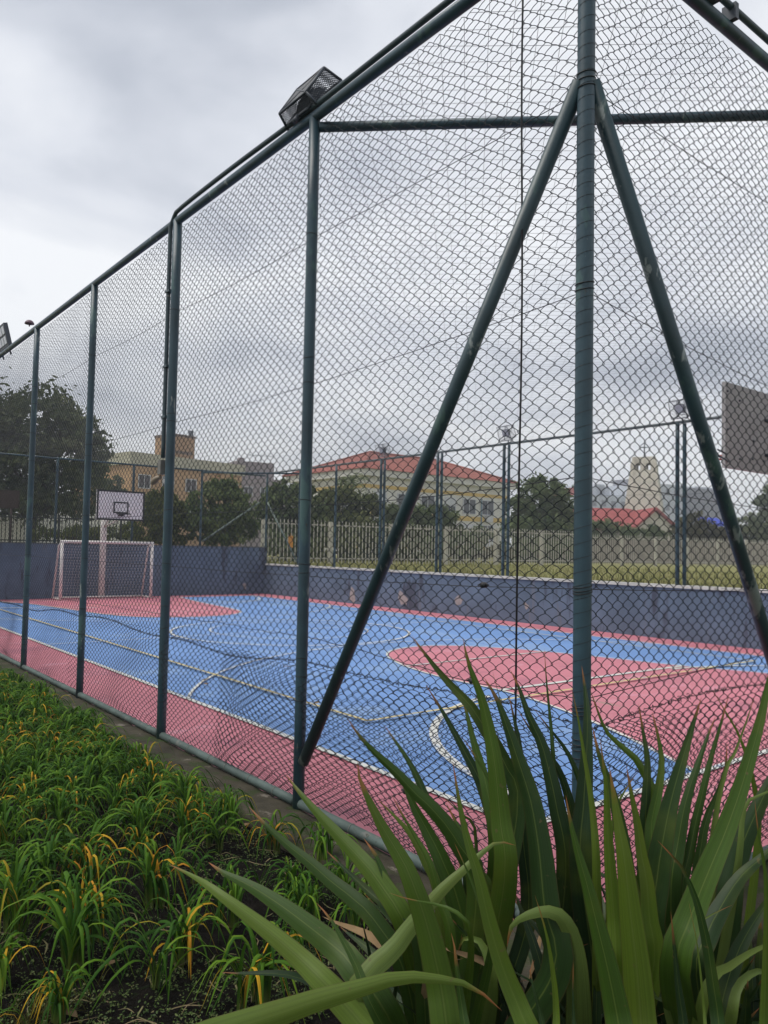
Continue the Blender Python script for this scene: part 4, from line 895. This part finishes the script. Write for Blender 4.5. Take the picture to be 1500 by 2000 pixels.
def lily(nleaf, h, spread, yellow, seed, small=False):
    r = random.Random(seed); mb = MB(); fans = r.choice([2, 3, 3]) if not small else 1
    cen = [(r.uniform(-.05, .05), r.uniform(-.05, .05)) for _ in range(fans)]; fan_az = [r.uniform(0, 6.28) for _ in range(fans)]
    for k in range(nleaf):
        f_ = k % fans; az = fan_az[f_]+(0 if r.random() < .5 else math.pi)+r.gauss(0, .55); L_ = h*r.uniform(1.0, 1.85); lean = r.uniform(.30, 1.0)*spread
        dv = np.array([math.cos(az), math.sin(az), 0]); b0 = np.array([cen[f_][0]+r.gauss(0, .008), cen[f_][1]+r.gauss(0, .008), -.015])
        col = r.uniform(.05, .72)
        yl = r.random() < yellow
        if yl: col = r.uniform(.84, 1.0); lean = spread*r.uniform(.5, .85)
        pts = [b0, b0+Z*L_*.28+dv*L_*.05*lean, b0+Z*L_*(.55-.10*lean)+dv*L_*.26*lean, b0+Z*L_*(.66-.30*lean)+dv*L_*.55*lean, b0+Z*L_*(.60-.75*lean*(1.15 if yl else 1))+dv*L_*.82*lean]
        pts = [np.array([p[0], p[1], max(p[2], -.01 if i_ == 0 else .012)]) for i_, p in enumerate(pts)]
        P = crom(pts, 14); sd = np.cross(dv, Z)+np.array([0, 0, r.uniform(-.2, .2)])
        blade(mb, P, r.uniform(.008, .0135)*(.9 if yl else 1), np.broadcast_to(sd, P.shape), strap_profile(14, .5, 1.6, .8), col, .35, 3, np.linspace(0, r.uniform(-.9, .9), 14))
    return mb
LG = {'y': ('yellow-streaked lily clumps in the bed', 'strappy lily clump with yellowed leaves among the green in the dark bed'),
      'g': ('all-green lily clumps in the bed', 'plain green strappy lily clump without yellow leaves in the dark bed'),
      's': ('sparse small lily clumps in the bed', 'small sparse lily plant with a few arching leaves in the dark bed')}
protos = {'y': [lily(38, .24, .85, .20, 1), lily(32, .23, .95, .26, 2), lily(42, .25, .8, .13, 3), lily(34, .21, 1.0, .18, 11), lily(46, .23, .9, .10, 12)], 'g': [lily(36, .24, .8, 0, 4), lily(42, .25, .85, 0, 5), lily(30, .21, .95, 0, 6), lily(48, .22, 1.0, 0, 13)], 's': [lily(9, .21, 1.0, .1, 7, True), lily(11, .23, 1.0, .0, 8, True)]}
pobj = {}
special = [((140, 1885), 'g', 1.30, .4, 'big green lily clump in the dark soil at the bottom left, drooping over bare earth', 1),
           ((345, 1868), 'y', 1.05, 2.1, 'lily clump with one amber leaf right of the biggest clump near the bottom left', 1),
           ((290, 1958), 's', 1.15, 5.0, 'lone small lily with arching leaves on bare soil at the very bottom', 1),
           ((175, 1690), 'y', 1.05, .9, 'lily clump with a yellow leaf hooked down on its left side, above the biggest clump', 1),
           ((20, 1830), 'y', 1.15, 3.9, 'lily clump cut by the left edge with orange drooping leaves', 0),
           ((500, 1960), 'y', 1.15, 3.3, 'lily clump with a hooked amber leaf beside the bright arching flax blade', 4),
           ((290, 1765), 'y', 1.15, 1.2, 'lily clump with a long yellow arch just left of the dry flax tip', 2),
           ((640, 1690), 'g', .95, 2.7, 'lily clump at the concrete edge just under the flax blades', 2),
           ((445, 1800), 'g', 1.0, .2, 'lily clump half behind the two broad left flax blades', 0)]
placed = []
def put_lily(kind, idx, x, y, sc, rz, label=None):
    key_ = (kind, idx)
    if key_ not in pobj:
        o = protos[kind][idx].build('lily_clump', M_LILY); pobj[key_] = o
    else: o = pobj[key_].copy(); C.objects.link(o)
    o.location = (x, y, float(zsoil(np.array(x), np.array(y)))); o.rotation_euler = (random.uniform(-.08, .08), random.uniform(-.08, .08), rz); o.scale = (sc,)*3
    tag(o, label or LG[kind][1], 'lily', LG[kind][0]); placed.append((x, y))
for (pp, kind, sc, rz, lab, idx) in special:
    p = atz(pp[0], pp[1], 0); put_lily(kind, idx % len(protos[kind]), p[0], p[1], sc, rz, lab)
tries = 0
while len(placed) < 230 and tries < 9000:
    tries += 1; y = .55+9.5*random.random()**1.25; xl = -.31-(7.64-y)*.2117-.32
    x = random.uniform(min(xl, -.55), -.40)
    dmin = .135+.10*max(0, min(1, (2.8-y)/1.6))
    if any((x-a_)**2+(y-b_)**2 < dmin**2 for a_, b_ in placed): continue
    if y < 1.75 and random.random() < (.5 if y > 1.4 else .9): continue
    kind = random.choices(['y', 'g', 's'], [.33, .52, .15])[0]
    put_lily(kind, random.randrange(len(protos[kind])), x, y, random.uniform(.74, 1.08)*(1 if y > 2 else .92), random.uniform(0, 6.28))

# low weeds and soil litter
mb = MB(); n = 26000
wx = rng.uniform(-2.5, -.36, n); wy = .3+rng.uniform(0, 1, n)**1.4*8.5
pat = np.sin(4.1*wx+2.2*wy)+np.sin(7*wy-3*wx+1)+.6*np.sin(15*wx+9*wy); ok = pat > rng.uniform(-1.6, 1.5, n); wx, wy = wx[ok], wy[ok]; n = len(wx)
P = np.stack([wx, wy, zsoil(wx, wy)+rng.uniform(.0, .022, n)], 1); P = np.repeat(P, 4, 0)+rng.normal(0, .007, (4*n, 3))*[1, 1, .5]; k = len(P)
a_ = rng.normal(0, 1, (k, 3))*[1, 1, .5]; a_ /= np.linalg.norm(a_, axis=1)[:, None]; b_ = np.cross(a_, Z+rng.normal(0, .35, (k, 3))); b_ /= np.linalg.norm(b_, axis=1)[:, None]; sz = rng.uniform(.0022, .0070, k)[:, None]
V = np.stack([P-a_*sz, P+b_*sz*.6, P+a_*sz, P-b_*sz*.6], 1); at_ = np.zeros((k, 4, 3)); at_[:, :, 2] = rng.uniform(0, 1, k)[:, None]; at_[:, :, :2] = .5
mb.add(V.reshape(-1, 3), np.arange(4*k).reshape(-1, 4), 0, at_)
for k in range(420):
    y_ = .5+random.random()**1.5*6; p = np.array([random.uniform(-1.9, -.42), y_, 0]); p[2] = float(zsoil(p[0], p[1]))+.012; az = random.uniform(0, 6.28); d = np.array([math.cos(az), math.sin(az), 0])*random.uniform(.02, .07)
    Pp = crom([p-d, p+Z*random.uniform(0, .015)+np.array([d[1], -d[0], 0])*.25, p+d], 5); blade(mb, Pp, random.uniform(.003, .007), np.broadcast_to(np.cross(d, Z), Pp.shape), np.array([.4, 1, 1, .8, .2]), random.uniform(.96, 1), .2, 3)
tag(mb.build('weeds', M_WEED, None, False), 'tiny low weeds scattered over the dark soil between the lilies', 'weeds', kind='stuff')
# mossy grass tuft at the lower left corner
mb = MB(); c0 = atz(30, 2010, 0)
for k in range(1500):
    p = c0+np.array([random.gauss(0, .09), random.gauss(0, .055), -.01]); d = rng.normal(0, .02, 3)*[1, 1, 0]; h_ = random.uniform(.012, .04)
    blade(mb, np.array([p, p+Z*h_*.6+d*.4, p+Z*h_+d]), .004, np.array([[math.cos(k), math.sin(k), 0]]*3), np.array([1, .7, .05]), random.random(), 0, 2)
tag(mb.build('moss', M_MOSS, None, False), 'yellow-green mossy grass in the bottom left corner', 'moss', kind='stuff')
# dead leaves and twigs
for k, (px, py) in enumerate([(800/3.75, 1600+1060/3.75), (515/3.75, 1600+1420/3.75), (480, 1611), (338, 1517)]):
    p = atz(px, py, .012); mb = MB(); az = k*1.9; d = np.array([math.cos(az), math.sin(az), 0]); Pp = crom([p-d*.035, p+Z*.008, p+d*.035+Z*.004], 7)
    blade(mb, Pp, .03, np.broadcast_to(np.cross(d, Z), Pp.shape), np.sin(np.linspace(.1, math.pi-.05, 7)), .5, .2, 3)
    tag(mb.build('fallen_leaf', M_DRY), ('curled tan dead leaf on bare soil right of the biggest lily clump', 'dark red-brown dead leaf near the bottom of the soil bed', 'pale dead leaf beside the concrete edge near the brace foot', 'tan dead leaf among the lilies below the third post')[k], 'dead leaf')

for k, (px, py) in enumerate([(400, 1328), (655, 1353), (402, 1336), (620, 1372), (560, 1302), (1012, 1352)]):
    p = atz(px, py, .034); mb = MB(); az = k*2.3; d = np.array([math.cos(az), math.sin(az), 0]); Pp = crom([p-d*.05, p+Z*.012, p+d*.05+Z*.004], 6)
    blade(mb, Pp, .055, np.broadcast_to(np.cross(d, Z), Pp.shape), np.sin(np.linspace(.1, math.pi-.05, 6)), .5, .2, 3)
    tag(mb.build('fallen_leaf', M_DRY), 'small brown dead leaf lying on the blue court near its painted lines', 'dead leaf', 'dead leaves blown onto the court')

# flax: leaf centre lines measured tip -> base (px), width px, tip distance, base distance, tone, plant
FL = [
 ([(804,1241),(825,1270),(860,1315),(897,1355),(927,1390),(985,1490),(1010,1590)],30,1.95,1.8,.34,0),
 ([(904,1246),(916,1299),(940,1363),(956,1433),(967,1497),(977,1603),(985,1720)],40,1.75,1.65,.62,0),
 ([(831,1337),(860,1382),(887,1430),(913,1478),(940,1531),(967,1617),(990,1720)],25,2.0,1.85,.20,0),
 ([(751,1417),(769,1443),(793,1478),(815,1518),(841,1577),(887,1643),(920,1740)],24,1.95,1.8,.35,0),
 ([(678,1402),(700,1435),(732,1470),(775,1510),(812,1550),(844,1580),(890,1640),(930,1740)],32,1.8,1.7,.45,0),
 ([(945,1323),(969,1363),(991,1422),(1012,1486),(1036,1563),(1052,1657),(1063,1770),(1080,1900)],45,1.8,1.6,.32,0),
 ([(996,1307),(1015,1347),(1031,1395),(1057,1451),(1073,1510),(1087,1577),(1105,1700)],32,1.95,1.8,.22,1),
 ([(993,1353),(1004,1403),(1015,1457),(1019,1537),(1022,1640),(1030,1800)],26,2.0,1.9,.12,0),
 ([(1063,1265),(1068,1337),(1076,1417),(1081,1483),(1090,1600)],10,1.95,1.85,.4,1),
 ([(1041,1382),(1068,1417),(1100,1457),(1121,1497),(1145,1570),(1160,1700)],20,1.95,1.85,.25,1),
 ([(1010,1385),(1041,1433),(1068,1470),(1095,1513),(1120,1600),(1140,1720)],24,1.95,1.85,.2,1),
 ([(961,1307),(967,1330),(978,1372),(985,1400),(1000,1500)],7,2.05,1.95,.4,0),
 ([(884,1486),(892,1537),(900,1585),(915,1650),(935,1712),(956,1803),(983,1893),(1015,1973),(1040,2060)],40,1.45,1.35,.72,0),
 ([(905,1443),(927,1475),(948,1510),(967,1550),(985,1650)],18,1.8,1.75,.5,0),
 ([(898,1345),(911,1390),(924,1443),(940,1497),(953,1550),(970,1680)],26,1.95,1.8,.55,0),
 ([(698,1486),(703,1523),(721,1563),(748,1617),(780,1670),(799,1707),(828,1787),(849,1867),(865,1947),(880,2050)],48,1.5,1.4,.66,0),
 ([(857,1547),(881,1571),(903,1590),(930,1650)],12,1.95,1.9,.4,0),
 ([(870,1566),(892,1609),(911,1646),(927,1690),(960,1780)],26,1.85,1.75,.5,0),
 ([(775,1500),(807,1571),(839,1630),(865,1683),(900,1780)],36,1.9,1.8,.48,0),
 ([(737,1560),(767,1590),(799,1625),(830,1680),(860,1760)],22,1.85,1.8,.85,0),
 ([(764,1550),(788,1595),(817,1643),(839,1683),(860,1760),(880,1850)],20,1.75,1.65,.6,0),
 ([(1007,1651),(972,1645),(940,1667),(900,1704),(865,1736),(807,1803),(769,1853),(727,1893),(700,1960)],40,1.62,1.5,.93,0),
 ([(330,1688),(355,1700),(385,1716),(404,1728),(436,1752),(492,1794),(548,1838),(598,1883),(632,1917),(700,1990),(770,2080)],62,1.75,1.45,.84,0),
 ([(407,1684),(436,1704),(492,1732),(548,1768),(604,1810),(660,1855),(688,1886),(760,1990)],46,1.8,1.55,.50,0),
 ([(486,1575),(514,1606),(559,1648),(604,1684),(646,1721),(688,1754),(730,1796),(790,1900)],27,1.9,1.65,.42,0),
 ([(558,1512),(582,1544),(618,1586),(660,1631),(702,1676),(741,1724),(800,1830)],38,1.85,1.6,.66,0),
 ([(980,1974),(940,1939),(900,1919),(847,1912),(780,1910),(700,1932),(620,1955),(540,1982),(450,2012),(340,2060),(300,2180)],58,1.2,1.15,.86,0),
 ([(618,1763),(646,1796),(674,1844),(696,1886),(740,1990)],30,1.55,1.45,.45,0),
 ([(710,1637),(733,1670),(755,1718),(778,1760),(820,1850)],32,1.7,1.6,.40,0),
 ([(638,1662),(674,1698),(716,1738),(758,1777),(810,1860)],22,1.85,1.7,.25,0),
 ([(716,1785),(744,1824),(761,1847),(800,1930)],16,1.8,1.7,.4,0),
 ([(761,1744),(801,1757),(847,1765),(873,1773),(920,1830)],16,1.42,1.4,.6,0),
 ([(881,1821),(887,1845),(892,1893),(903,1973),(915,2060)],28,1.38,1.34,.4,0),
 ([(887,1645),(903,1680),(921,1720),(940,1773),(960,1850)],17,1.55,1.5,.5,0),
 ([(1044,1875),(1035,1900),(1044,1933),(1057,1987),(1070,2060)],24,1.45,1.4,.3,1),
 ([(1044,1747),(1060,1797),(1073,1853),(1084,1933),(1087,1995),(1090,2080)],20,1.38,1.34,.78,1),
 ([(990,1850),(1000,1808),(1030,1788),(1065,1780),(1095,1790),(1120,1840),(1130,1950)],42,1.62,1.6,.93,1),
 ([(895,1860),(903,1836),(920,1832),(945,1850),(960,1930)],32,1.65,1.6,.9,0),
 ([(1116,1342),(1129,1403),(1140,1470),(1151,1537),(1159,1603),(1165,1720)],15,1.72,1.66,.82,1),
 ([(1136,1300),(1143,1350),(1147,1400),(1146,1470),(1140,1570),(1135,1700)],40,1.9,1.75,.2,1),
 ([(1152,1345),(1172,1400),(1188,1433),(1220,1462),(1249,1491),(1285,1570),(1300,1680)],21,1.95,1.9,.66,2),
 ([(1157,1417),(1169,1470),(1188,1523),(1209,1598),(1225,1700),(1240,1850)],34,1.7,1.6,.36,1),
 ([(1172,1443),(1183,1530),(1187,1620),(1192,1700),(1200,1800),(1205,1920)],32,1.55,1.5,.74,1),
 ([(1190,1497),(1200,1560),(1210,1620),(1220,1680),(1232,1787),(1244,1893),(1252,2000),(1258,2100)],52,1.45,1.36,.80,1),
 ([(1105,1553),(1115,1610),(1130,1670),(1148,1733),(1167,1810),(1187,1893),(1208,2000),(1220,2100)],56,1.38,1.3,.52,1),
 ([(1223,1494),(1233,1550),(1245,1610),(1253,1670),(1263,1720),(1268,1790),(1275,1900)],32,1.62,1.55,.72,1),
 ([(1245,1508),(1225,1537),(1209,1566),(1195,1620),(1190,1720)],14,1.75,1.7,.75,1),
 ([(1247,1374),(1257,1433),(1265,1486),(1263,1550),(1258,1660),(1255,1800)],24,1.85,1.75,.3,1),
 ([(1273,1388),(1284,1433),(1292,1483),(1287,1537),(1273,1603),(1262,1700)],27,1.85,1.75,.55,1),
 ([(1370,1362),(1348,1433),(1329,1497),(1311,1563),(1297,1630),(1283,1720),(1275,1850)],52,1.68,1.6,.33,2),
 ([(1398,1398),(1380,1443),(1361,1497),(1340,1563),(1325,1640),(1310,1760)],30,1.8,1.7,.38,2),
 ([(1424,1355),(1407,1417),(1388,1483),(1375,1537),(1350,1650),(1335,1780)],19,1.8,1.7,.45,2),
 ([(1476,1353),(1457,1411),(1433,1475),(1420,1497),(1400,1580),(1390,1700)],13,1.75,1.7,.9,2),
 ([(1388,1342),(1417,1390),(1444,1438),(1470,1520),(1480,1640)],13,1.85,1.8,.75,2),
 ([(1520,1250),(1500,1337),(1487,1401),(1468,1470),(1444,1550),(1415,1630),(1385,1700),(1350,1790),(1320,1900)],48,1.5,1.42,.56,2),
 ([(1420,1449),(1417,1497),(1401,1550),(1383,1590),(1370,1650),(1365,1760)],22,1.75,1.7,.4,2),
 ([(1560,1610),(1500,1665),(1447,1712),(1407,1773),(1380,1827),(1360,1900)],44,1.6,1.5,.25,2),
 ([(1284,1641),(1303,1661),(1332,1693),(1353,1739),(1367,1781),(1383,1853),(1393,1920),(1404,1995),(1410,2080)],26,1.36,1.3,.34,2),
 ([(1345,1760),(1352,1795),(1359,1827),(1369,1907),(1377,1995),(1380,2080)],11,1.33,1.3,.86,2),
 ([(1431,1767),(1401,1781),(1372,1797),(1340,1829),(1310,1880),(1300,1960)],14,1.5,1.48,.92,2),
 ([(1560,1825),(1500,1845),(1460,1864),(1420,1891),(1396,1905),(1370,1970)],26,1.5,1.45,.88,2),
 ([(1474,1560),(1481,1627),(1495,1707),(1497,1840),(1492,2000),(1490,2100)],17,1.3,1.28,.6,2),
 ([(1560,1545),(1520,1540),(1490,1551),(1463,1563),(1450,1600),(1440,1700)],15,1.6,1.6,.95,2),
 ([(1310,1780),(1318,1860),(1325,1930),(1335,2000),(1340,2090)],28,1.42,1.38,.15,2),
 ([(1120,1880),(1119,1933),(1121,1995),(1124,2080)],17,1.35,1.33,.18,1),
 ([(1560,1430),(1520,1500),(1480,1580),(1440,1680),(1420,1800)],44,1.75,1.65,.3,2),
 ([(1545,1700),(1500,1760),(1450,1840),(1420,1920),(1400,2000)],38,1.6,1.5,.3,2),

 ([(1540,1930),(1500,1900),(1470,1900),(1440,1930),(1425,2000)],26,1.5,1.45,.9,2),
]
roots = [at(890, 2330, 1.78), at(1160, 2330, 1.74), at(1385, 2330, 1.74)]
for r_ in roots: r_[2] = -.02
flab = ['sprawling flax plant whose broad blades fan left over the lily bed', 'upright flax plant with tall blades in front of the corner post', 'dark dense flax plant at the right edge with one blunt torn blade']
fm = [MB(), MB(), MB()]
def flax_leaf(pts, wpx, dt, db, tone, pl, rl=None):
    n = len(pts); P = [at(px, py, dt+(db-dt)*k/(n-1)) for k, (px, py) in enumerate(pts)][::-1]
    rt = roots[pl]+np.array([random.gauss(0, .07), random.gauss(0, .07), 0]); b = P[0]
    P = [rt, rt+(b-rt)*.5+np.array([0, 0, .06])]+P if b[2] > .25 else [rt]+P
    P = crom(P, 44); dm = (dt+db)/2; vd = CAM-P; vd /= np.linalg.norm(vd, axis=1)[:, None]; T = np.gradient(P, axis=0); sd = np.cross(T, vd)
    ph = random.uniform(-.55, .55) if rl is None else rl
    roll = ph*np.linspace(1.0, .55, 44)
    pf = strap_profile(44, .36, 1.15, .6) if wpx > 60 else strap_profile(44, random.uniform(.50, .60), random.uniform(1.35, 1.8), .55)
    blade(fm[pl], P, 1.24*wpx*dm/FPX/max(.55, math.cos(ph*.75)), sd, pf, tone, random.choice([-.34, -.22, .25, .36]), 5, roll)
for L_ in FL: flax_leaf(*L_)
# the rest of each plant: blades that fill the clump behind and below the ones above
def fill_leaf(pl, az, lean, L_, wd, tone):
    rt = roots[pl]+np.array([random.gauss(0, .10), random.gauss(0, .10), 0]); dv = np.array([math.cos(az), math.sin(az), 0])
    P = crom([rt, rt+Z*L_*.35+dv*L_*.10*lean, rt+Z*L_*(.68-.05*lean)+dv*L_*.32*lean, rt+Z*L_*(.95-.30*lean)+dv*L_*.62*lean], 26)
    blade(fm[pl], P, wd, np.broadcast_to(np.cross(dv, Z)+np.array([0, 0, .1]), P.shape), strap_profile(26, .5, 1.55, .6), tone, random.choice([-.3, .3]), 5, np.linspace(0, random.uniform(-.7, .7), 26), 1 if random.random() < .06 else 0)
for pl in range(3):
    for k in range(78):
        fill_leaf(pl, random.uniform(0, 6.28), random.uniform(.15, .95), random.uniform(.50, .92), random.uniform(.030, .058), random.uniform(.0, .36))  # dark tones put the deep shade between blades into their colour
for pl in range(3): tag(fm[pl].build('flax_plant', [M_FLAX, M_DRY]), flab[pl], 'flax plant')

# ------------------------------------------------------------------ haze: thin even air round everything
HZ = 0.0017
hb_ = MB(); hb_.box((150, 150, 14.0), (900, 900, 30.4)); hz_ = bpy.data.materials.new('haze_air'); hz_.use_nodes = True; t = hz_.node_tree
for nd in list(t.nodes):
    if nd.type == 'BSDF_PRINCIPLED': t.nodes.remove(nd)
pv = t.nodes.new('ShaderNodeVolumePrincipled'); pv.inputs['Color'].default_value = (.88, .91, .96, 1); pv.inputs['Density'].default_value = HZ
t.links.new(pv.outputs[0], t.nodes['Material Output'].inputs['Volume'])
tag(hb_.build('haze', hz_, None, False), 'thin pale haze filling the air over the whole place', 'haze', kind='stuff')
